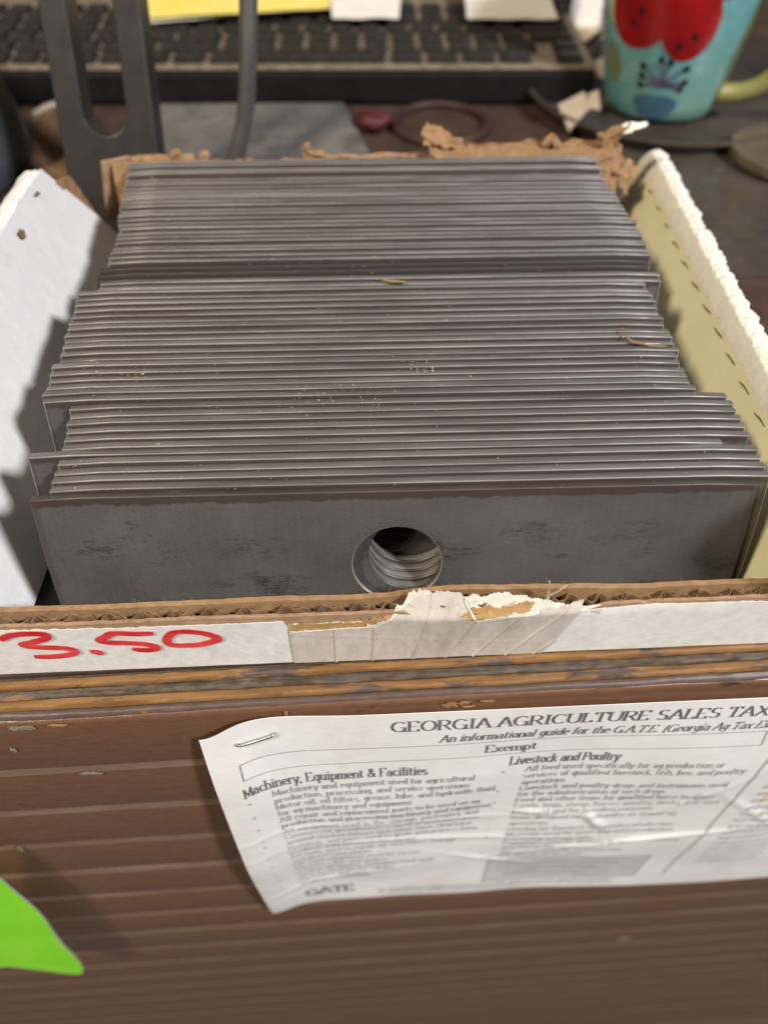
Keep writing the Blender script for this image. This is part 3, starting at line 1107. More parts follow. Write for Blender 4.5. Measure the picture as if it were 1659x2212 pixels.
# (photo row, photo column) of each blade's left upper end, front to back
ends = [(1072, 62), (1064, 105), (1049, 109), (1031, 115), (1011, 122), (982, 58), (971, 131), (953, 136), (935, 141), (920, 141), (904, 149), (889, 147),
        (869, 91), (857, 89), (840, 98), (824, 104), (809, 105), (791, 109), (775, 127), (760, 128), (747, 133), (733, 138), (717, 137), (702, 144), (689, 146),
        (677, 152), (664, 158), (649, 160), (637, 162), (624, 164), (611, 209), (598, 215), (582, 205), (571, 207), (560, 211), (549, 231), (538, 233), (527, 238),
        (517, 242), (506, 247), (495, 249), (486, 251), (477, 258), (466, 254), (457, 253), (448, 253), (440, 257), (431, 256), (422, 260), (414, 260), (407, 259),
        (400, 263), (393, 266), (386, 268), (378, 271), (371, 272), (364, 274), (357, 276), (349, 278)]
NBL = len(ends)
ORD = ["front", "second", "third", "fourth", "fifth", "sixth", "seventh", "eighth", "ninth", "tenth", "eleventh", "twelfth", "thirteenth", "fourteenth", "fifteenth",
       "sixteenth", "seventeenth", "eighteenth", "nineteenth", "twentieth", "twenty-first", "twenty-second", "twenty-third", "twenty-fourth", "twenty-fifth",
       "twenty-sixth", "twenty-seventh", "twenty-eighth", "twenty-ninth", "thirtieth"]
rb = random.Random(11)


def top_z(Y):
    # the box floor rises slightly towards the back
    return 0.0508 + 0.0355 * (Y - 0.1435)


YL0, YL1 = 0.1435, 0.3335
for i, (ey, ex) in enumerate(ends):
    Y = YL0 + (YL1 - YL0) * i / (NBL - 1)          # evenly packed row
    zt = top_z(Y) + rb.uniform(-0.0003, 0.0003)
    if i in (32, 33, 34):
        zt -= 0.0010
    if 50 <= i <= 54:
        zt -= 0.0010
    # left end of the blade at its place in the row
    depth = (Vector((0, Y, zt)) - Vector((0, 0, CAM_Z))).dot(_F)
    xl = (ex - 829.5) / FOC * depth
    yaw = R(1.75) + R(rb.uniform(-0.06, 0.06))
    lean = LEAN + R(rb.uniform(-0.2, 0.2)) + (R(1.0) if i == 0 else 0)
    rot = Matrix.Rotation(yaw, 4, 'Z') @ Matrix.Rotation(-lean, 4, 'X') @ Matrix.Rotation(R(rb.uniform(-0.08, 0.08)), 4, 'Y')
    tl = rot @ Vector((-BLW / 2, 0, BLH))
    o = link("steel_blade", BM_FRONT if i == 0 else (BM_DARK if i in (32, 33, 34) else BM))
    o.matrix_world = Matrix.Translation(Vector((xl, Y, zt)) - tl) @ rot
    if i == 0:
        lab = "frontmost flat steel blade, its whole dark face and round hole in view"
    elif i < 30:
        lab = "flat grey steel blade with centre hole, %s counted from the front of the row" % ORD[i]
        if i == 5:
            lab = "sixth steel blade from the front, sticking out furthest to the left"
    else:
        j = NBL - 1 - i
        lab = "flat grey steel blade, %s counted from the back of the row" % (ORD[j] if j else "rearmost, first")
    tag(o, lab, "steel blade", "steel blades standing in the cardboard box")

# dried bits and dust lying on the blades


def blade_top(px, py, lift=0.0006):
    z_ = 0.0512
    for _ in range(6):
        z_ = top_z(atz(px, py, z_).y) + 0.0003 + lift
    return atz(px, py, z_)


def straw(pp, r, label, lift=0.0008):
    mb = MB()
    c = blade_top(*pp[0], lift)
    pts = [blade_top(*q, lift + 0.0004 * math.sin(k * 1.3)) - c for k, q in enumerate(pp)]
    pts = smooth_path(pts, 4)
    n = len(pts)
    mb.tube(pts, [r * (0.6 + 0.4 * math.sin(math.pi * (k + 1) / (n + 1))) for k in range(n)], 6)
    o = mb.build("dry_straw", M['straw'], None, smooth=True)
    o.location = c
    tag(o, label, "straw", "bits of dry straw on the blades")


straw([(1342, 708), (1350, 722), (1362, 736), (1385, 742), (1410, 747), (1440, 748)], 0.00035, "curved dry straw with forked end lying on blades near the yellow wall")
straw([(822, 602), (840, 607), (858, 608), (876, 610)], 0.0005, "short tan straw chip lying on the middle of the blades")
mb = MB()
rd = random.Random(21)
spots = [(900, 785, 40, 12), (700, 855, 70, 12), (690, 880, 100, 10), (280, 800, 60, 10)]
for k in range(520):
    if k < 200:
        cx, cy, sx, sy = rd.choice(spots)
        x, y = rd.gauss(cx, sx), rd.gauss(cy, sy)
    else:
        y = rd.uniform(380, 1060)
        x = rd.uniform(300 - (y - 350) * 0.22, 1280 + (y - 350) * 0.4)
    p = blade_top(x, y, 0.0)
    s = rd.uniform(0.00007, 0.00020) * (1.5 if rd.random() < 0.08 else 1)
    a = rd.uniform(0, 3.14)
    e = rd.uniform(1, 2.2)
    d1 = Vector((math.cos(a), math.sin(a), 0)) * s * e
    d2 = Vector((-math.sin(a), math.cos(a), 0)) * s
    up = Vector((0, 0, s))
    mb.add([p + d1, p + d2, p - d1, p - d2, p + up, p - up], [(0, 1, 4), (1, 2, 4), (2, 3, 4), (3, 0, 4), (1, 0, 5), (2, 1, 5), (3, 2, 5), (0, 3, 5)])
tag(mb.build("dust_flecks", M['dust']), "pale dust flecks scattered over the blade edges", "dust", kind='stuff')

# ------------------------------------------------------------------ printed notice on the counter front
notice = counter_obj(empty("paper_notice"))
tag(notice, "creased white printed tax notice stapled to the brown counter front", "notice")
NX0, NX1 = -0.0560, 0.255
NH = 0.190
NROT = R(-1.5)


def sheet_pt(x, v):
    """x: along the counter (local metres), v: metres below the sheet's top edge -> local point on the curled sheet"""
    u = (x - NX0)
    zt = -0.0045 + u * math.tan(NROT)
    zt -= 0.0085 * math.exp(-(u / 0.010) ** 2)                  # drooping corner
    zt += 0.0022 * math.exp(-((u - 0.022) / 0.016) ** 2)
    # standing away from the boards: left edge curls out, shallow waves elsewhere
    t = v / NH
    off = 0.0012 + 0.0055 * math.exp(-(u / 0.020) ** 2) * math.sin(math.pi * min(1, t * 0.80 + 0.10))
    off += 0.0022 * math.sin(math.pi * min(1.0, t)) * (0.7 + 0.5 * math.sin(u * 34 + 1.0))
    off += 0.0014 * nz((x * 22, v * 20, 0)) * min(1, t * 4)
    # creases
    for (cx, cv, ang, ln, hgt) in ((0.083, 0.096, 1.0, 0.010, 0.0014), (0.058, 0.086, 0.2, 0.008, 0.0009), (0.105, 0.120, -0.25, 0.05, 0.0011), (0.02, 0.108, 0.12, 0.06, 0.0005), (0.0, 0.085, 0.08, 0.07, 0.0003), (0.12, 0.075, -0.9, 0.03, 0.0004), (0.045, 0.14, 0.5, 0.02, 0.0006), (-0.02, 0.15, -0.3, 0.03, 0.0006), (0.155, 0.10, 0.8, 0.03, 0.0008)):
        dx, dv = x - cx, v - cv
        a = dx * math.cos(ang) + dv * math.sin(ang)
        b = -dx * math.sin(ang) + dv * math.cos(ang)
        off += hgt * math.exp(-(b / 0.0022) ** 2 - (a / ln) ** 2)
    # lower left corner flicks outwards, lower rim lifts
    off += 0.0012 * max(0, t - 0.86) / 0.14 * (0.55 + 0.45 * math.exp(-(u / 0.03) ** 2))
    zb = 0.004 * math.sin(u * 17 + 0.5) * t * t
    return Vector((x + 0.002 * t * (1 - u * 6), -off, zt - v + zb))


def sheet_n(x, v):
    e = 0.0006
    a = sheet_pt(x + e, v) - sheet_pt(x - e, v)
    b = sheet_pt(x, v + e) - sheet_pt(x, v - e)
    n = a.cross(b)
    n.normalize()
    return n if n.y < 0 else -n


def dog(u, v):
    """sheet outline: lower left corner slightly snipped"""
    return u, v


mb = MB()
mb.slab(lambda u, v, side: sheet_pt(NX0 + u * (NX1 - NX0), v * NH) + Vector((0, 0.00018 if side else 0, 0)), 300, 200)
mb.build("sheet", M['notice'], notice, smooth=True)


def arc(cx, cy, rx, ry, a0, a1, n=10):
    return [(cx + rx * math.cos(R(a0 + (a1 - a0) * i / n)), cy + ry * math.sin(R(a0 + (a1 - a0) * i / n))) for i in range(n + 1)]


H = 0.64   # x-height of the lettering
GL = {
    'A': (.78, [[(.04, 0), (.39, 1), (.74, 0)], [(.18, .36), (.6, .36)]]),
    'B': (.7, [[(.1, 0), (.1, 1)], [(.1, 1), (.35, 1)] + arc(.35, .76, .24, .24, 90, -90) + [(.1, .52)], [(.35, .52)] + arc(.35, .26, .28, .26, 90, -90) + [(.1, 0)]]),
    'C': (.76, [arc(.42, .5, .36, .5, 45, 315, 16)]),
    'D': (.8, [[(.1, 0), (.1, 1)], [(.1, 1), (.35, 1)] + arc(.35, .5, .37, .5, 90, -90, 12) + [(.1, 0)]]),
    'E': (.66, [[(.1, 0), (.1, 1)], [(.1, 1), (.56, 1), (.56, .85)], [(.1, .5), (.46, .5)], [(.1, 0), (.58, 0), (.58, .16)]]),
    'F': (.62, [[(.1, 0), (.1, 1)], [(.1, 1), (.56, 1), (.56, .85)], [(.1, .5), (.44, .5)]]),
    'G': (.82, [arc(.42, .5, .36, .5, 45, 320, 16), [(.72, .0), (.72, .42), (.5, .42)]]),
    'I': (.36, [[(.18, 0), (.18, 1)]]),
    'L': (.6, [[(.1, 0), (.1, 1)], [(.1, 0), (.54, 0), (.54, .16)]]),
    'M': (.9, [[(.08, 0), (.12, 1), (.45, .1), (.78, 1), (.82, 0)]]),
    'N': (.8, [[(.1, 0), (.1, 1), (.7, 0), (.7, 1)]]),
    'O': (.84, [arc(.42, .5, .36, .5, 0, 360, 20)]),
    'P': (.66, [[(.1, 0), (.1, 1)], [(.1, 1), (.35, 1)] + arc(.35, .74, .25, .26, 90, -90) + [(.1, .48)]]),
    'R': (.74, [[(.1, 0), (.1, 1)], [(.1, 1), (.35, 1)] + arc(.35, .74, .25, .26, 90, -90) + [(.1, .48)], [(.35, .48), (.68, 0)]]),
    'S': (.64, [arc(.32, .75, .22, .25, 35, 270, 10) + arc(.32, .25, .24, .25, 90, -145, 10)]),
    'T': (.7, [[(.35, 0), (.35, 1)], [(.05, .84), (.05, 1), (.65, 1), (.65, .84)]]),
    'U': (.8, [[(.1, 1), (.1, .3)] + arc(.4, .3, .3, .3, 180, 360, 10) + [(.7, 1)]]),
    'X': (.76, [[(.06, 0), (.7, 1)], [(.06, 1), (.7, 0)]]),
    'a': (.56, [[(.44, 0), (.44, .42)] + arc(.27, .42, .17, .22, 0, 150, 6), arc(.25, .2, .19, .19, 60, 380, 10)]),
    'b': (.58, [[(.1, 1), (.1, 0)], arc(.3, .32, .2, .32, 0, 360, 12)]),
    'c': (.5, [arc(.28, .32, .21, .32, 45, 315, 10)]),
    'd': (.58, [[(.48, 1), (.48, 0)], arc(.28, .32, .2, .32, 0, 360, 12)]),
    'e': (.52, [[(.08, .34), (.46, .34)] + arc(.27, .33, .19, .31, 5, 310, 12)]),
    'f': (.36, [[(.14, 0), (.14, .8)] + arc(.26, .8, .12, .2, 180, 60, 5), [(.02, H), (.3, H)]]),
    'g': (.54, [arc(.27, .36, .19, .28, 0, 360, 12), [(.46, H), (.46, -.1)] + arc(.27, -.1, .19, .18, 0, -150, 6)]),
    'h': (.6, [[(.1, 1), (.1, 0)], [(.1, .4)] + arc(.3, .42, .2, .22, 180, 0, 8) + [(.5, 0)]]),
    'i': (.3, [[(.15, H), (.15, 0)], [(.15, .86), (.15, .94)]]),
    'j': (.3, [[(.17, H), (.17, -.15)], [(.17, .86), (.17, .94)]]),
    'k': (.58, [[(.1, 1), (.1, 0)], [(.48, H), (.1, .25)], [(.24, .36), (.52, 0)]]),
    'l': (.3, [[(.15, 1), (.15, 0)]]),
    'm': (.88, [[(.1, H), (.1, 0)], [(.1, .4)] + arc(.27, .42, .17, .22, 180, 0, 6) + [(.44, 0)], [(.44, .4)] + arc(.61, .42, .17, .22, 180, 0, 6) + [(.78, 0)]]),
    'n': (.6, [[(.1, H), (.1, 0)], [(.1, .4)] + arc(.3, .42, .2, .22, 180, 0, 8) + [(.5, 0)]]),
    'o': (.56, [arc(.28, .32, .21, .32, 0, 360, 14)]),
    'p': (.58, [[(.1, H), (.1, -.3)], arc(.3, .32, .2, .32, 0, 360, 12)]),
    'q': (.58, [[(.48, H), (.48, -.3)], arc(.28, .32, .2, .32, 0, 360, 12)]),
    'r': (.42, [[(.1, H), (.1, 0)], [(.1, .38)] + arc(.28, .42, .16, .22, 180, 50, 5)]),
    's': (.46, [arc(.23, .48, .15, .16, 30, 270, 7) + arc(.23, .16, .16, .16, 90, -150, 7)]),
    't': (.38, [[(.15, .86), (.15, .14)] + arc(.27, .14, .12, .14, 180, 300, 5), [(.02, H), (.32, H)]]),
    'u': (.6, [[(.1, H), (.1, .2)] + arc(.29, .2, .19, .2, 180, 350, 8), [(.48, H), (.48, 0)]]),
    'v': (.54, [[(.04, H), (.27, 0), (.5, H)]]),
    'w': (.78, [[(.04, H), (.21, 0), (.39, H), (.57, 0), (.74, H)]]),
    'x': (.54, [[(.06, 0), (.48, H)], [(.06, H), (.48, 0)]]),
    'y': (.54, [[(.04, H), (.27, 0)], [(.5, H), (.2, -.3)]]),
    'z': (.5, [[(.06, H), (.44, H), (.06, 0), (.46, 0)]]),
    ',': (.24, [[(.12, .06), (.07, -.14)]]),
    '.': (.24, [[(.12, 0), (.12, .08)]]),
    '(': (.34, [arc(.36, .4, .22, .62, 120, 240, 8)]),
    ')': (.34, [arc(-.02, .4, .22, .62, 60, -60, 8)]),
    '&': (.8, [[(.74, 0), (.26, .62)] + arc(.36, .8, .14, .2, 200, -20, 8) + [(.14, .34)] + arc(.32, .22, .24, .22, 150, 330, 8) + [(.7, .46)]]),
    ' ': (.30, []),
    '-': (.36, [[(.06, .32), (.3, .32)]]),
}


def text_width(s, size, track=0.0):
    return sum((GL.get(c, GL['o'])[0] + track) * size for c in s)


def write(mb, s, x, v, size, width=None, italic=0.0, thick=.115, thin=.05, serif=True, track=0.03, slope=0.0, simple=False):
    """lettering laid on the sheet: x start, v baseline (metres below the top edge), size = cap height"""
    k = 1.0
    if width:
        k = width / text_width(s, size, track)
    cx = x
    for ch in s:
        adv, strokes = GL.get(ch, GL['o'])
        for st in strokes:
            if simple and len(st) > 7:
                st = st[::2] + ([st[-1]] if len(st) % 2 == 0 else [])
            segs = [(st[i], st[i + 1], True) for i in range(len(st) - 1)]
            if serif and st[0] != st[-1]:
                for (e, o_) in ((st[0], st[1]), (st[-1], st[-2])):
                    if abs(e[1] - o_[1]) > 2 * abs(e[0] - o_[0]) and min(abs(e[1]), abs(e[1] - 1), abs(e[1] - H), abs(e[1] + .3)) < .02 and abs(e[1] - o_[1]) > .2:
                        segs.append(((e[0] - .14, e[1]), (e[0] + .14, e[1]), False))
            for (a, b, _) in segs:
                dx, dy = b[0] - a[0], b[1] - a[1]
                l = math.hypot(dx, dy)
                if l < 1e-6:
                    continue
                w = (thin + (thick - thin) * (abs(dy) / l) ** 1.5) / 2
                nx_, ny_ = -dy / l * w, dx / l * w
                ex, ey = dx / l * w * 0.5, dy / l * w * 0.5
                q = []
                for (px, py) in ((a[0] - ex + nx_, a[1] - ey + ny_), (b[0] + ex + nx_, b[1] + ey + ny_), (b[0] + ex - nx_, b[1] + ey - ny_), (a[0] - ex - nx_, a[1] - ey - ny_)):
                    gx = cx + (px + italic * py) * size * k
                    gv = v - py * size + slope * (gx - x)
                    q.append(sheet_pt(gx, gv) + Vector((0, -0.00022, 0)))
                mb.add(q, [(0, 1, 2, 3)])
        cx += (adv + track) * size * k
    return cx


mb = MB()
write(mb, "GEORGIA AGRICULTURE SALES TAX", 0.0020, 0.0108, 0.0062, width=0.1205, thick=.13, thin=.06)
mb.build("title_lettering", M['ink'], notice)
mb = MB()
write(mb, "An informational guide for the G.A.T.E. (Georgia Ag Tax Exemption)", 0.0175, 0.0192, 0.0047, width=0.1240, italic=.22, thick=.12, thin=.06)
mb.build("subtitle_lettering", M['ink'], notice)
mb = MB()
write(mb, "Exempt", 0.0330, 0.0290, 0.0052, width=0.0175, thick=.13, thin=.06)
mb.build("heading_lettering", M['ink'], notice)
mb = MB()
write(mb, "Machinery, Equipment & Facilities", -0.0475, 0.0428, 0.0062, width=0.0620, thick=.14, thin=.07)
mb.build("heading_lettering", M['ink'], notice)
mb = MB()
write(mb, "Livestock and Poultry", 0.0425, 0.0402, 0.0062, width=0.0385, thick=.14, thin=.07)
mb.build("heading_lettering", M['ink'], notice)


def rule(mb, pts, w):
    for (a, b) in zip(pts[:-1], pts[1:]):
        n = max(2, int(math.hypot(b[0] - a[0], b[1] - a[1]) / 0.002))
        dx, dv = b[0] - a[0], b[1] - a[1]
        l = math.hypot(dx, dv)
        nx_, nv_ = -dv / l * w / 2, dx / l * w / 2
        V_ = []
        for i in range(n + 1):
            t = i / n
            for s in (1, -1):
                V_.append(sheet_pt(a[0] + dx * t + s * nx_, a[1] + dv * t + s * nv_) + Vector((0, -0.0002, 0)))
        mb.add(V_, [(2 * i, 2 * i + 1, 2 * i + 3, 2 * i + 2) for i in range(n)])


mb = MB()
rule(mb, [(-0.0460, 0.0212), (0.1265, 0.0216), (0.1280, 0.0314), (-0.0462, 0.0314), (-0.0460, 0.0212)], 0.00035)
mb.build("frame_rule", M['ink_light'], notice)
mb = MB()
rule(mb, [(0.1350, 0.030), (0.1335, 0.172)], 0.0011)
rule(mb, [(0.1350, 0.022), (0.2500, 0.022)], 0.0008)
mb.build("column_rule", M['grey_print'], notice)

col1 = ["*Machinery and equipment used for agricultural", "production, processing, and service operations", "*Motor oil, oil filters, grease, lube, and hydraulic fluid",
        "for ag machinery and equipment", "*All repair and replacement parts to be used on ag", "production and processing machinery and equipment",
        "*All equipment used in the storage, packaging, and", "*Commercial greenhouses is used to maintain areas", "around chicken houses and other farm structures",
        "*Buildings and parts used to grow and process farm", "products sold for resale for ag use", "*All tools used to repair ag structures, storage", "and processing plants",
        "*Off road equipment used for ag use", "*Machine cable and unions", "*Welding equipment, including hand tools", "used on the farm for repairs", "*Ag trailers and parts", "*Irrigation equipment"]
col2 = ["*All feed used specifically for ag production or", "services of qualified livestock, fish, bee, and poultry", "operations", "*Livestock and poultry drugs and instruments used",
        "for the administration of such drugs", "*Feed and other items for qualified horse facilities", "*Cattle, hogs, sheep, horses, poultry, ducks, fish, and", "bees held and for breeding purposes",
        "*Items designed for husbandry on animal ag", "operations", "*Housing for livestock and poultry production", "*Materials used for quail and dairy production", "processing and egg sales",
        "*Containers used for delivery to seasonal cleaning", "ongoing facility operations", "*All supplies used for ag production", "and storage on the farm"]
mb = MB()
mb2 = MB()
for (lines, x0, v0, w) in ((col1, -0.0385, 0.0495, 0.080), (col2, 0.0490, 0.0468, 0.082)):
    mx_ = max(text_width(l, 0.0044, 0.03) for l in lines)
    for i, l in enumerate(lines):
        v = v0 + i * 0.0058
        tgt = mb if i < 6 else mb2
        if l[0] == '*':
            rule(tgt, [(x0 - 0.0085, v - 0.0012), (x0 - 0.0075, v - 0.0012)], 0.0010)
            l = l[1:]
        write(tgt, l, x0, v, 0.0042, width=w * min(1.0, text_width(l, 0.0044, 0.03) / mx_), thick=.115, thin=.06, serif=(i < 6), simple=True)
mb.build("body_lettering", M['ink_light'], notice)
M['ink_faint'] = mat('print_ink_faint', (0.36, 0.36, 0.36), (0.52, 0.52, 0.515), 160, 0.7)
mb2.build("worn_body_lettering", M['ink_faint'], notice)
mb = MB()
for i in range(16):
    v = 0.055 + i * 0.0066
    write(mb, "and equipment used", 0.1420, v, 0.0042, width=0.03 + 0.01 * nz((i, 0, 0)), thick=.115, thin=.06, serif=False, simple=True)
mb.build("worn_body_lettering", M['ink_faint'], notice)
mb = MB()
mb.grid(lambda u, v: sheet_pt(0.146 + u * 0.07, 0.072 + v * 0.009) + Vector((0, -0.00015, 0)), 30, 6)
mb.build("highlighted_line", M['highlighter'], notice)
# grey boxed note and the footer
mb = MB()
mb.grid(lambda u, v: sheet_pt(0.0455 + u * 0.0740, 0.143 + v * 0.031) + Vector((0, -0.00012, 0)), 40, 16)
M['grey_box'] = mat('grey_note_box', (0.52, 0.52, 0.515), (0.60, 0.60, 0.59), 80, 0.55)
mb.build("note_box", M['grey_box'], notice)
mb = MB()
rule(mb, [(0.0455, 0.143), (0.1195, 0.143), (0.1195, 0.174), (0.0455, 0.174), (0.0455, 0.143)], 0.0011)
mb.build("note_box_rule", M['grey_print'], notice)
mb = MB()
for i in range(3):
    write(mb, "ag production and processing", 0.054, 0.1525 + i * 0.0072, 0.0044, width=0.052 - 0.008 * i, thick=.115, thin=.06, serif=False, simple=True)
for i in range(2):
    write(mb, "for ag production and processing machinery and equipment used for agricultural operations", -0.004, 0.1795 + i * 0.0050, 0.0040, width=0.115, thick=.115, thin=.06, serif=False, simple=True)
mb.build("footer_lettering", M['ink_faint'], notice)
mb = MB()
write(mb, "GATE", -0.0375, 0.1760, 0.0090, width=0.0225, thick=.22, thin=.12)
M['logo_ink'] = mat('logo_ink', (0.16, 0.18, 0.16), (0.24, 0.26, 0.24), 120, 0.6)
mb.build("logo_lettering", M['logo_ink'], notice)
# staple through the upper left corner


def staple(xa, va, xb, vb, name="staple"):
    mb = MB()
    a, b = sheet_pt(xa, va), sheet_pt(xb, vb)
    up = Vector((0, -0.0011, 0))
    mb.tube([a + Vector((0, 0.003, 0)), a + up * 0.7, a + up + (b - a) * 0.08, b + up + (a - b) * 0.08, b + up * 0.7, b + Vector((0, 0.003, 0))], 0.00042, 8)
    return mb.build(name, M['staple'], notice, smooth=True)


staple(-0.0450, 0.0092, -0.0335, 0.0085)

# ------------------------------------------------------------------ bright green plastic tip at the left
gp = [wp for wp in [(-60, 1850), (-5, 1895), (30, 1925), (62, 1952), (92, 1980), (115, 2012), (140, 2045), (165, 2070), (178, 2088), (180, 2099), (172, 2105), (130, 2102), (80, 2095), (20, 2089), (-60, 2078)]]
gn = Vector((math.sin(YAW), -math.cos(YAW), 0.03)).normalized()
_d = _ray(60, 2020)
_w = Vector((0, WALL_D, 0)) + gn * 0.006 - Vector((0, 0, CAM_Z))
c0 = Vector((0, 0, CAM_Z)) + _d * (gn.dot(_w) / gn.dot(_d))
mb = MB()


def on_green(x, y):
    d = _ray(x, y)
    c = Vector((0, 0, CAM_Z))
    return c + d * (gn.dot(c0 - c) / gn.dot(d))


outer = [on_green(x, y) - c0 for x, y in gp]
outer = smooth_path(outer + [outer[0]], 4)[:-1]
n = len(outer)
th = -gn * 0.0009
cen = sum(outer, Vector()) / n
inn = [p + (cen - p).normalized() * 0.0006 for p in outer]
V_ = inn + outer + [p + th for p in outer] + [p + th for p in inn] + [cen, cen + th]
F_, Mi = [], []
mb.v = V_
for i in range(n):
    j = (i + 1) % n
    mb.f += [(2 * 0 + i, j, n + j, n + i), (n + i, n + j, 2 * n + j, 2 * n + i), (2 * n + i, 2 * n + j, 3 * n + j, 3 * n + i), (i, 4 * n, j), (3 * n + j, 4 * n + 1, 3 * n + i)]
    mb.m += [1, 1, 0, 0, 0]
g = mb.build("green_leaf_tip", [M['green'], M['green_edge']], None)
g.location = c0
tag(g, "bright green pointed plastic tip hanging on the brown boards at lower left", "plastic tip")

# ------------------------------------------------------------------ keyboard
KBY, KBZ = 0.545, 0.0235
kb = empty("computer_keyboard", (0.138, KBY, 0), R(0.2))
tag(kb, "dusty black computer keyboard lying across the counter behind the box", "keyboard")
mb = MB()
mb.box((-0.445, 0.0, 0.0008), (0.0, 0.150, KBZ - 0.0016), 0, 0.003)
mb.build("body", M['black'], kb)
mb = MB()
mb.box((-0.4445, 0.0006, KBZ - 0.0015), (-0.0006, 0.149, KBZ + 0.0002), 0, 0.0007)
mb.build("dusty_frame", M['kb_dust'], kb)
KM = {}


def key_mesh(w):
    w = round(w, 4)
    if w in KM:
        return KM[w]
    mb = MB()
    d, h = 0.0142, 0.0042
    a = [(0, 0), (w, 0), (w, d), (0, d)]
    b = [(0.0012, 0.0016), (w - 0.0012, 0.0016), (w - 0.0012, d - 0.001), (0.0012, d - 0.001)]
    V_ = [(x, y, 0) for x, y in a] + [(x * 0.985 + w * 0.0075, y, h * 0.72) for x, y in a] + [(x, y, h) for x, y in b]
    F_ = [(0, 1, 2, 3)]
    for k in (0, 4):
        for i in range(4):
            j = (i + 1) % 4
            F_.append((k + i, k + j, k + 4 + j, k + 4 + i))
    mb.add(V_, F_)
    mb.add(V_[8:], [(0, 1, 2, 3)], 1)
    KM[w] = mb.mesh("key", [M['key_black'], M['key_top']])
    return KM[w]


UNIT = 0.0190
rows = [
    (0.0075, [(-0.0275, 1.0, 1)], -0.0400, [1.25, 1.25, 1.25, 1.25, 6.25, 1.25, 1.25, 1.25, 1, 1, 1] + [1] * 9),
    (0.0265, [(-0.0270, 1.0, 1)], -0.0340, [1.25, 1.0, 1, 1, 1, 1, 1, 1, 1, 1, 1, 2.25, 1, 1, 1, 2] + [1] * 9),
    (0.0455, [], -0.0060, [1.75, 1, 1, 1, 1, 1, 1, 1, 1, 1, 1, 1, 1.75, 1, 1, 1, 1] + [1] * 9),
    (0.0645, [], -0.0060, [2.0, 1, 1, 1, 1, 1, 1, 1, 1, 1, 1, 1, 1, 1.5, 1, 1, 1] + [1] * 9),
    (0.0835, [], -0.0060, [2.6, 1, 1, 1, 1, 1, 1, 1, 1, 1, 1, 1, 1, 1, 1, 1, 1] + [1] * 9),
    (0.1060, [], -0.0060, [1.6, 1, 1, 1, 1, 1, 1, 1, 1, 1, 1, 1, 1, 1, 1, 1, 1] + [1] * 9),
]
for (y, extra, xr, ws) in rows:
    for (x, w, _) in extra:
        o = link("key", key_mesh(w * UNIT - 0.0030), kb)
        o.location = (x + 0.003, y, KBZ)
    x = xr
    for w in ws:
        wm = w * UNIT
        if x - wm < -0.440:
            break
        o = link("key", key_mesh(wm - 0.0046), kb)
        o.location = (x - wm + 0.0023, y, KBZ + 0.0004 * nz((x * 50, y * 50, 1)))
        x -= wm

# ------------------------------------------------------------------ slotted steel bar standing behind the box
SBY = 0.360
sb = MB()
p_bl = aty(135, 440, SBY)
sbx = -0.1325
bw2, slw, T = 0.0228, 0.0104, 0.016
zb_slot = 0.0628
z_top = 0.17


def bar_outline():
    return [(-bw2, 0.0), (bw2, 0.0), (bw2, z_top), (-bw2, z_top)]


segn = 20
slot = [(slw * math.cos(math.pi + math.pi * i / segn), zb_slot + slw * 0.95 * math.sin(math.pi + math.pi * i / segn)) for i in range(segn + 1)]
for (y, flip) in ((0.0, 0), (T, 1)):
    pass
V_ = []
poly_out = [(-bw2, z_top), (-bw2, 0.0), (bw2, 0.0), (bw2, z_top)]
outer_map = []
for i in range(segn + 1):
    t = i / segn
    # walk the outer U alongside the slot's U
    L_tot = 2 * (zb_slot) + 2 * bw2
    s = t * L_tot
    if s < zb_slot:
        outer_map.append((-bw2, zb_slot - s))
    elif s < zb_slot + 2 * bw2:
        outer_map.append((-bw2 + (s - zb_slot), 0.0))
    else:
        outer_map.append((bw2, s - zb_slot - 2 * bw2))
# snap the two bottom corners
for cx_ in (-bw2, bw2):
    i = min(range(segn + 1), key=lambda q: (outer_map[q][0] - cx_) ** 2 + outer_map[q][1] ** 2)
    outer_map[i] = (cx_, 0.0)
inn = [(-slw, z_top)] + slot + [(slw, z_top)]
out = [(-bw2, z_top)] + outer_map + [(bw2, z_top)]
n = len(inn)
b_ = 0.0006
sb.v = [(x, b_ if False else 0.0, z_) for x, z_ in inn] + [(x, 0.0, z_) for x, z_ in out] + [(x, T, z_) for x, z_ in inn] + [(x, T, z_) for x, z_ in out]
for i in range(n - 1):
    sb.f += [(i, i + 1, n + i + 1, n + i), (2 * n + i, 3 * n + i, 3 * n + i + 1, 2 * n + i + 1), (i, 2 * n + i, 2 * n + i + 1, i + 1), (n + i, n + i + 1, 3 * n + i + 1, 3 * n + i)]
sb.f += [(0, n, 3 * n, 2 * n), (n - 1, 3 * n - 1, 4 * n - 1, 2 * n - 1)]
sb.m = [0] * len(sb.f)
me = sb.mesh("slotted_bar", M['steel_dark'])
bm = bmesh.new()
bm.from_mesh(me)
sharp = [e for e in bm.edges if len(e.link_faces) == 2 and e.calc_face_angle(0) > R(60)]
bmesh.ops.bevel(bm, geom=sharp, offset=0.0007, segments=2, affect='EDGES', profile=0.5)
bm.to_mesh(me)
bm.free()
bar = link("slotted_bar", me)
bar.location = (sbx, SBY, 0.0002)
bar.rotation_euler = (R(-22), 0, 0)
tag(bar, "dark grey steel bar with a long round-ended slot leaning back behind the box", "steel bar")

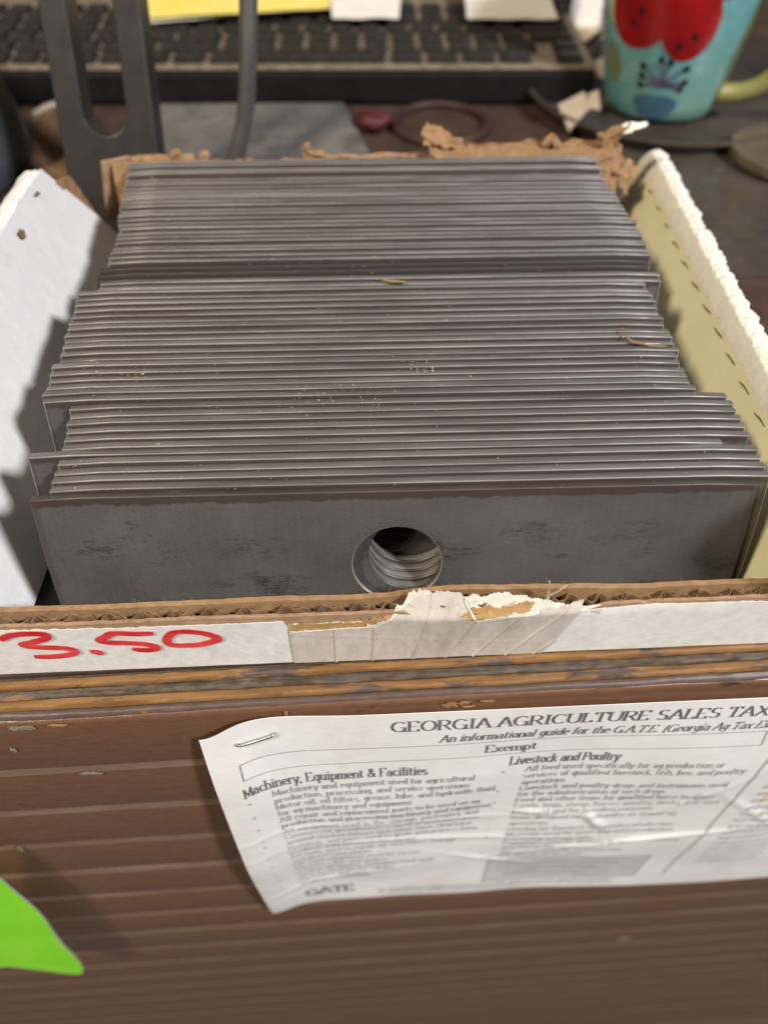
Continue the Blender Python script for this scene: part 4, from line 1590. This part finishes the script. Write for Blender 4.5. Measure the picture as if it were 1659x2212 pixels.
# polished rod right of it
mb = MB()
rp = [aty(508, 345, 0.40), aty(518, 305, 0.40), aty(528, 262, 0.40), aty(533, 215, 0.40), aty(535, 160, 0.40), aty(536, 90, 0.40), aty(537, 0, 0.40), aty(538, -70, 0.40)]
base = rp[0].copy()
low = Vector((base.x - 0.012, base.y + 0.004, 0.004))
pts = smooth_path([low, low.lerp(base, 0.5) + Vector((-0.001, 0, 0))] + rp, 6)
org = low.copy()
mb.tube([p - org for p in pts], 0.0042, 16)
rod = mb.build("bent_rod", M['rod_steel'], None, smooth=True)
rod.location = org
tag(rod, "glossy dark bent metal rod rising beside the slotted bar", "rod")

# ------------------------------------------------------------------ mug on a saucer tray
MUX, MUY = 0.1815, 0.543
mug = empty("painted_mug", (MUX, MUY, 0.0032))
tag(mug, "turquoise mug painted with red spotted petals at the upper right", "mug")
mprof = [(0.0, 0.0), (0.0320, 0.0), (0.0350, 0.0020), (0.0368, 0.010), (0.0405, 0.030), (0.0440, 0.050), (0.0466, 0.072), (0.0480, 0.100), (0.0485, 0.112)]


def mug_r(z_):
    for (r0, z0), (r1, z1) in zip(mprof[1:-1], mprof[2:]):
        if z0 <= z_ <= z1:
            return r0 + (r1 - r0) * (z_ - z0) / max(1e-6, z1 - z0)
    return mprof[-1][0]


mb = MB()
mb.lathe(mprof + [(0.0468, 0.1135), (0.0440, 0.1125), (0.0425, 0.08), (0.036, 0.02), (0.030, 0.006), (0.0, 0.005)], 72)
mb.build("body", M['mug_teal'], mug, smooth=True)
CAMDIR = math.atan2(-MUY, -MUX)      # facing direction of the painted front


def mug_pt(sx, z_, lift=0.0003):
    """sx: arc metres to the right of the painted front's centre as one faces it"""
    r = mug_r(z_)
    a = CAMDIR + sx / 0.043
    return Vector(((r + lift) * math.cos(a), (r + lift) * math.sin(a), z_))


def decal(name, cx, cz, rx, rz, matn, rot=0.0, lift=0.0003, shape=None, rings=6, seg=28):
    mb = MB()
    V_ = [mug_pt(cx, cz, lift)]
    for k in range(1, rings + 1):
        for i in range(seg):
            a = 2 * math.pi * i / seg
            q = (shape(a) if shape else 1.0) * k / rings
            ex, ez = rx * q * math.cos(a), rz * q * math.sin(a)
            V_.append(mug_pt(cx + ex * math.cos(rot) - ez * math.sin(rot), cz + ex * math.sin(rot) + ez * math.cos(rot), lift))
    F_ = [(0, 1 + i, 1 + (i + 1) % seg) for i in range(seg)]
    for k in range(rings - 1):
        for i in range(seg):
            F_.append((1 + k * seg + i, 1 + (k + 1) * seg + i, 1 + (k + 1) * seg + (i + 1) % seg, 1 + k * seg + (i + 1) % seg))
    mb.add(V_, F_)
    mb.build(name, M[matn], mug, smooth=True)


decal("painted_petal", -0.0225, 0.0600, 0.0205, 0.0185, 'mug_red', 0.15)
decal("painted_petal", 0.0075, 0.0590, 0.0155, 0.0205, 'mug_red', 0.05, 0.0005)
decal("painted_petal", 0.0290, 0.0840, 0.0220, 0.0105, 'mug_red', 0.45, 0.0003)
decal("painted_leaf", 0.0000, 0.0830, 0.0060, 0.0035, 'mug_yellow', 0.0, 0.0008)
decal("painted_patch", -0.0330, 0.0840, 0.0080, 0.0060, 'mug_orange', 0.0, 0.0002)
decal("painted_patch", -0.0410, 0.0660, 0.0060, 0.0160, 'mug_yellow', 0.0, 0.0002)
decal("painted_patch", 0.0570, 0.0600, 0.0095, 0.0560, 'mug_olive', -0.10, 0.0002)
decal("painted_patch", -0.0390, 0.0290, 0.0080, 0.0120, 'mug_olive', 0.3, 0.0002)
for (x, z_) in ((-0.0205, 0.0620), (-0.0245, 0.0545), (0.0115, 0.0525), (0.0045, 0.0470), (0.0270, 0.0790)):
    decal("painted_dot", x, z_, 0.0016, 0.0022, 'mug_black', 0.3, 0.0008, rings=2, seg=14)
decal("painted_blob", -0.0020, 0.0100, 0.0150, 0.0085, 'mug_blue', 0.0, 0.0003, shape=lambda a: 1 + 0.12 * math.sin(3 * a))
for (x, z_) in ((-0.0035, 0.0385), (-0.0140, 0.0335), (-0.0140, 0.0280), (-0.0140, 0.0225), (0.0140, 0.0265), (0.0125, 0.0225), (0.0125, 0.0345), (0.0020, 0.0375)):
    n = 10
    mb = MB()
    V_ = []
    for i in range(n + 1):
        t = i / n
        cx_, cz_ = -0.0005 + (x + 0.0005) * t, 0.0245 + (z_ - 0.0245) * t
        l = math.hypot(x + 0.0005, z_ - 0.0245)
        nx_, nz_ = -(z_ - 0.0245) / l * 0.0007, (x + 0.0005) / l * 0.0007
        V_ += [mug_pt(cx_ + nx_, cz_ + nz_, 0.0005), mug_pt(cx_ - nx_, cz_ - nz_, 0.0005)]
    mb.add(V_, [(2 * i, 2 * i + 1, 2 * i + 3, 2 * i + 2) for i in range(n)])
    mb.build("painted_stamen", M['mug_purple'], mug)
    decal("painted_dot", x, z_, 0.0020, 0.0020, 'mug_black', 0, 0.0008, rings=2, seg=12)
decal("painted_centre", -0.0005, 0.0240, 0.0025, 0.0016, 'mug_purple', 0, 0.0007, rings=2, seg=14)
# handle towards the right
mb = MB()
ha = R(-34)
hd = Vector((math.cos(ha), math.sin(ha), 0))
hp = []
for i in range(19):
    t = i / 18
    a = R(-100 + 200 * t)
    hp.append(hd * (0.038 + 0.034 * math.cos(a)) + Vector((0, 0, 0.050 + 0.036 * math.sin(a))))
mb.tube(hp, [0.0052 + 0.0010 * abs(i - 9) / 9 for i in range(19)], 12)
mb.build("handle", M['mug_handle'], mug, smooth=True)

# round smoked tray under the mug
mb = MB()
TR = 0.088
tx, ty = 0.187, 0.553
mb.lathe([(0.0, 0.0006), (TR - 0.012, 0.0006), (TR - 0.004, 0.004), (TR, 0.0095), (TR + 0.0035, 0.0105), (TR + 0.004, 0.0085), (TR + 0.001, 0.006), (TR - 0.003, 0.0003), (0.0, 0.0002)], 80)
tray = mb.build("round_tray", M['smoke'], None, smooth=True)
tray.location = (tx, ty, 0.001)
tag(tray, "round smoky plastic tray with raised rim under the mug", "tray")

# glossy dark mat to the right, wrinkled
mb = MB()


def wr(u, v, side):
    x, y = 0.125 + u * 0.20, 0.335 + v * 0.145
    h = 0.0018 + 0.0016 * (nz((x * 28, y * 28, 0), 1, 3) + 0.5 * nz((x * 75, y * 75, 0), 1, 5))
    return (x - 0.2, y - 0.4, max(0.0009, h) if not side else 0.0003)


mb.slab(wr, 60, 46)
M['dark_film'] = mat('dark_wrinkled_film', (0.055, 0.046, 0.037), (0.095, 0.080, 0.064), 26, 0.22, c3=(0.035, 0.033, 0.036), s3=16, t3=(0.48, 0.7))
fm = mb.build("plastic_sheet", M['dark_film'], None, smooth=True)
fm.location = (0.2, 0.4, 0)
tag(fm, "wrinkled dark glossy plastic sheet lying right of the box", "plastic sheet")

# roll of tape lying at the right edge
c = atz(1705, 335, 0.006)
mb = MB()
mb.lathe([(0.0115, 0.0), (0.0340, 0.0), (0.0345, 0.001), (0.0345, 0.005), (0.0340, 0.006), (0.0120, 0.006), (0.0115, 0.005), (0.0115, 0.0)], 56)
tr = mb.build("tape_roll", M['tape_roll'], None, smooth=True)
tr.location = (c.x, c.y, 0.0042)
tag(tr, "tan roll of tape lying flat at the right edge of the picture", "tape roll")

# ------------------------------------------------------------------ clutter between box and keyboard
mb = MB()
q = [atz(345, 236), atz(742, 234), atz(800, 345), atz(345, 350)]
cc = sum(q, Vector()) / 4


def padf(u, v, side):
    a = q[0].lerp(q[1], u)
    b = q[3].lerp(q[2], u)
    p = a.lerp(b, v) - cc
    return (p.x, p.y, 0.0035 if side else 0.0004)


mb.slab(padf, 12, 8)
pad = mb.build("grey_board", M['grey_pad'])
pad.location = (cc.x, cc.y, 0)
tag(pad, "scuffed grey board lying between the box and the keyboard", "board")

c = atz(950, 270, 0.001)
mb = MB()
rr_ = (atz(1050, 270).x - atz(850, 270).x) / 2
ring = []
for i in range(48):
    a = 2 * math.pi * i / 48
    ring.append((rr_ * math.cos(a), rr_ * 0.98 * math.sin(a), 0.0))
pr = [(rr_ + 0.0022 * math.cos(2 * math.pi * k / 10), 0.0024 + 0.0022 * math.sin(2 * math.pi * k / 10)) for k in range(11)]
mb.lathe(pr, 56)
ro = mb.build("red_ring", M['dull_red'], None, smooth=True)
ro.location = (c.x, c.y, 0.0)
tag(ro, "dull red ring lying flat behind the torn box edge", "ring")

c = atz(806, 285, 0.0)
mb = MB()


def blob(u, v):
    a, b = 2 * math.pi * u, math.pi * v
    p = Vector((0.0105 * math.cos(a) * math.sin(b), 0.010 * math.sin(a) * math.sin(b), 0.0065 - 0.0062 * math.cos(b)))
    return p * (1 + 0.22 * nz(p, 130, 4)) + Vector((0, 0, 0.001))


mb.grid(blob, 28, 16)
ob = mb.build("red_bow", M['red_plastic'], None, smooth=True)
ob.location = (c.x, c.y, 0.0)
tag(ob, "small crumpled red plastic lump beside the red ring", "plastic lump")


def paper_piece(name, pts, zs, matn, label, cat, thick=0.0006, amp=0.0008, group=None):
    """four photo corners on a level plane -> sheet lying there"""
    q = [atz(x, y, z_) for (x, y), z_ in zip(pts, zs)]
    c = sum(q, Vector()) / 4
    mb = MB()

    def fn(u, v, side):
        p = q[0].lerp(q[1], u).lerp(q[3].lerp(q[2], u), v) - c
        return p + Vector((0, 0, amp * nz(p, 60, 2) + (thick if side else 0)))
    mb.slab(fn, 16, 10)
    o = mb.build(name, M[matn], None, smooth=True)
    o.location = c
    return tag(o, label, cat, group)


paper_piece("paper_scrap", [(1205, 228), (1262, 200), (1272, 235), (1228, 285)], [0.010, 0.013, 0.013, 0.008], 'beige', "small pale torn paper scrap lying left of the mug", "paper scrap")
paper_piece("paper_scrap", [(1270, 205), (1292, 196), (1296, 240), (1268, 236)], [0.013, 0.015, 0.014, 0.012], 'beige', "tiny beige paper scrap tucked between keyboard and mug", "paper scrap")
paper_piece("brown_paper", [(40, 240), (140, 236), (190, 440), (60, 430)], [0.002, 0.002, 0.004, 0.006], 'kraft_dark', "crumpled brown paper left of the slotted bar", "brown paper", amp=0.004)
# papers on and behind the back of the keyboard
paper_piece("yellow_notepad", [(300, -30), (720, -60), (712, 18), (318, 40)], [0.040, 0.040, 0.034, 0.034], 'yellow_paper', "yellow notepad lying on the back of the keyboard", "notepad", thick=0.0004)
paper_piece("white_sheet", [(310, 22), (712, 4), (714, 18), (318, 50)], [0.031, 0.031, 0.0315, 0.0315], 'paper_white', "white page edge under the yellow notepad", "paper")
paper_piece("white_sheet", [(706, -60), (870, -60), (862, 40), (718, 40)], [0.036, 0.036, 0.0315, 0.0315], 'paper_white', "white paper right of the yellow notepad above the keyboard", "paper")
paper_piece("white_sheet", [(1000, -60), (1165, -60), (1205, 42), (1008, 42)], [0.040, 0.040, 0.0315, 0.0315], 'paper_white', "white paper behind the right end of the keyboard", "paper")
paper_piece("beige_card", [(1195, 30), (1300, 30), (1310, 170), (1235, 170)], [0.003, 0.003, 0.002, 0.002], 'beige', "beige card on the counter between keyboard and mug", "card")
# upright dark holder with red panel at the top left, dark one in the middle
mb = MB()
c = atz(950, 32, 0.0)
mb.box((-0.024, 0.0, 0.0), (0.024, 0.05, 0.075), 0, 0.004)
o = mb.build("dark_block", M['black'])
a = aty(942, 20, 0.70)
o.location = (a.x, 0.70, 0.0)
tag(o, "black block standing behind the keyboard between white papers", "block")
mb = MB()
mb.box((-0.0055, -0.003, 0.0), (0.0055, 0.0, 0.06), 0, 0.001)
mb.build("red_panel", M['dull_red'], o).location = (-0.0185, -0.0002, 0.0)
mb = MB()
mb.box((-0.045, 0.0, 0.0), (0.045, 0.05, 0.09), 0, 0.005)
o = mb.build("dark_case", M['black'])
a = aty(255, 10, 0.72)
o.location = (a.x, 0.72, 0.0)
tag(o, "black case with red front strip seen through the slotted bar", "case")
mb = MB()
mb.box((-0.012, -0.003, 0.0), (0.012, 0.0, 0.085), 0, 0.001)
mb.build("red_strip", M['red_plastic'], o).location = (-0.028, -0.0002, 0.0)
mb = MB()


def cloth(u, v):
    a, b = 2 * math.pi * u, math.pi * v
    p = Vector((0.036 * math.cos(a) * math.sin(b), 0.022 * math.sin(a) * math.sin(b), 0.0135 - 0.0125 * math.cos(b)))
    return p * (1 + 0.25 * nz(p, 70, 4)) + Vector((0, 0, 0.0045))


mb.grid(cloth, 40, 18)
o = mb.build("red_cloth", M['red_plastic'], None, smooth=True)
a = aty(20, 40, 0.725)
o.location = (a.x - 0.01, 0.725, 0.0)
tag(o, "crumpled dark red cloth behind the left end of the keyboard", "cloth")
# white card holder with little rings at top right
mb = MB()
mb.box((-0.0135, 0.0, 0.0), (0.0135, 0.004, 0.075), 0, 0.0018)
o = mb.build("white_card", M['paper_white'])
a = aty(1258, 58, 0.66)
o.location = (a.x, 0.66, 0.0)
mbz = a.z
o.rotation_euler = (R(-8), 0, R(2))
o.location.z = max(0.0005, a.z - 0.001)
tag(o, "white rounded card standing on edge left of the mug", "card")
mb = MB()
mb.box((-0.012, 0.0, 0.0), (0.012, 0.05, max(0.004, a.z - 0.0006)), 0, 0.001)
cb = mb.build("card_stand", M['beige'])
cb.location = (a.x, 0.652, 0.0006)
tag(cb, "small beige block carrying the white rounded card", "block")
spi = empty("spiral_binding", tuple(aty(1212, 45, 0.65)))
spi.location.z = 0.0
tag(spi, "bit of dark spiral binding with shiny rings beside the white card", "spiral binding")
mb = MB()
mb.box((-0.007, 0.004, 0.001), (0.007, 0.012, 0.075), 0, 0.001)
mb.build("spine", M['black'], spi)
for k in range(7):
    mb = MB()
    zc = 0.022 + k * 0.006
    mb.tube([(0.003 * math.cos(a_) + (0.0025 if k % 2 else -0.0025), 0.0030 + 0.0015 * math.sin(a_), zc + 0.003 * math.sin(a_)) for a_ in [2 * math.pi * i / 14 for i in range(15)]], 0.0006, 6, caps=False)
    mb.build("ring", M['staple'], spi, smooth=True)
# thin black pen against the keyboard's right end
mb = MB()
pa, pb = aty(1255, 104, 0.600), aty(1296, 72, 0.640)
mb.tube([Vector((0, 0, 0)), (pb - pa) * 0.5, pb - pa], [0.0018, 0.002, 0.002], 10)
o = mb.build("black_pen", M['black'], None, smooth=True)
o.location = pa
tag(o, "thin black pen propped at the right end of the keyboard", "pen")

# dark rounded tub at the far left
mb = MB()
mb.lathe([(0.0, 0.0), (0.062, 0.0), (0.066, 0.004), (0.066, 0.020), (0.0655, 0.024), (0.0595, 0.048), (0.0545, 0.066), (0.050, 0.074), (0.044, 0.078), (0.0, 0.079)], 72)
o = mb.build("dark_tub", M['jar'], None, smooth=True)
p = atz(62, 430, 0.0)
o.location = (p.x - 0.073, p.y + 0.03, 0.0006)
tag(o, "dark blue-grey rounded tub at the left edge behind the white wall", "tub")
# stray cable behind it
mb = MB()
p0, p1, p2 = atz(70, 250, 0.004), atz(100, 232, 0.004), atz(128, 224, 0.004)
mb.tube([p - p0 for p in smooth_path([p0, p1, p2], 5)], 0.0022, 8)
o = mb.build("stray_cord", M['beige'], None, smooth=True)
o.location = p0
tag(o, "short dull yellowish cord left of the slotted bar under the keyboard", "cord")
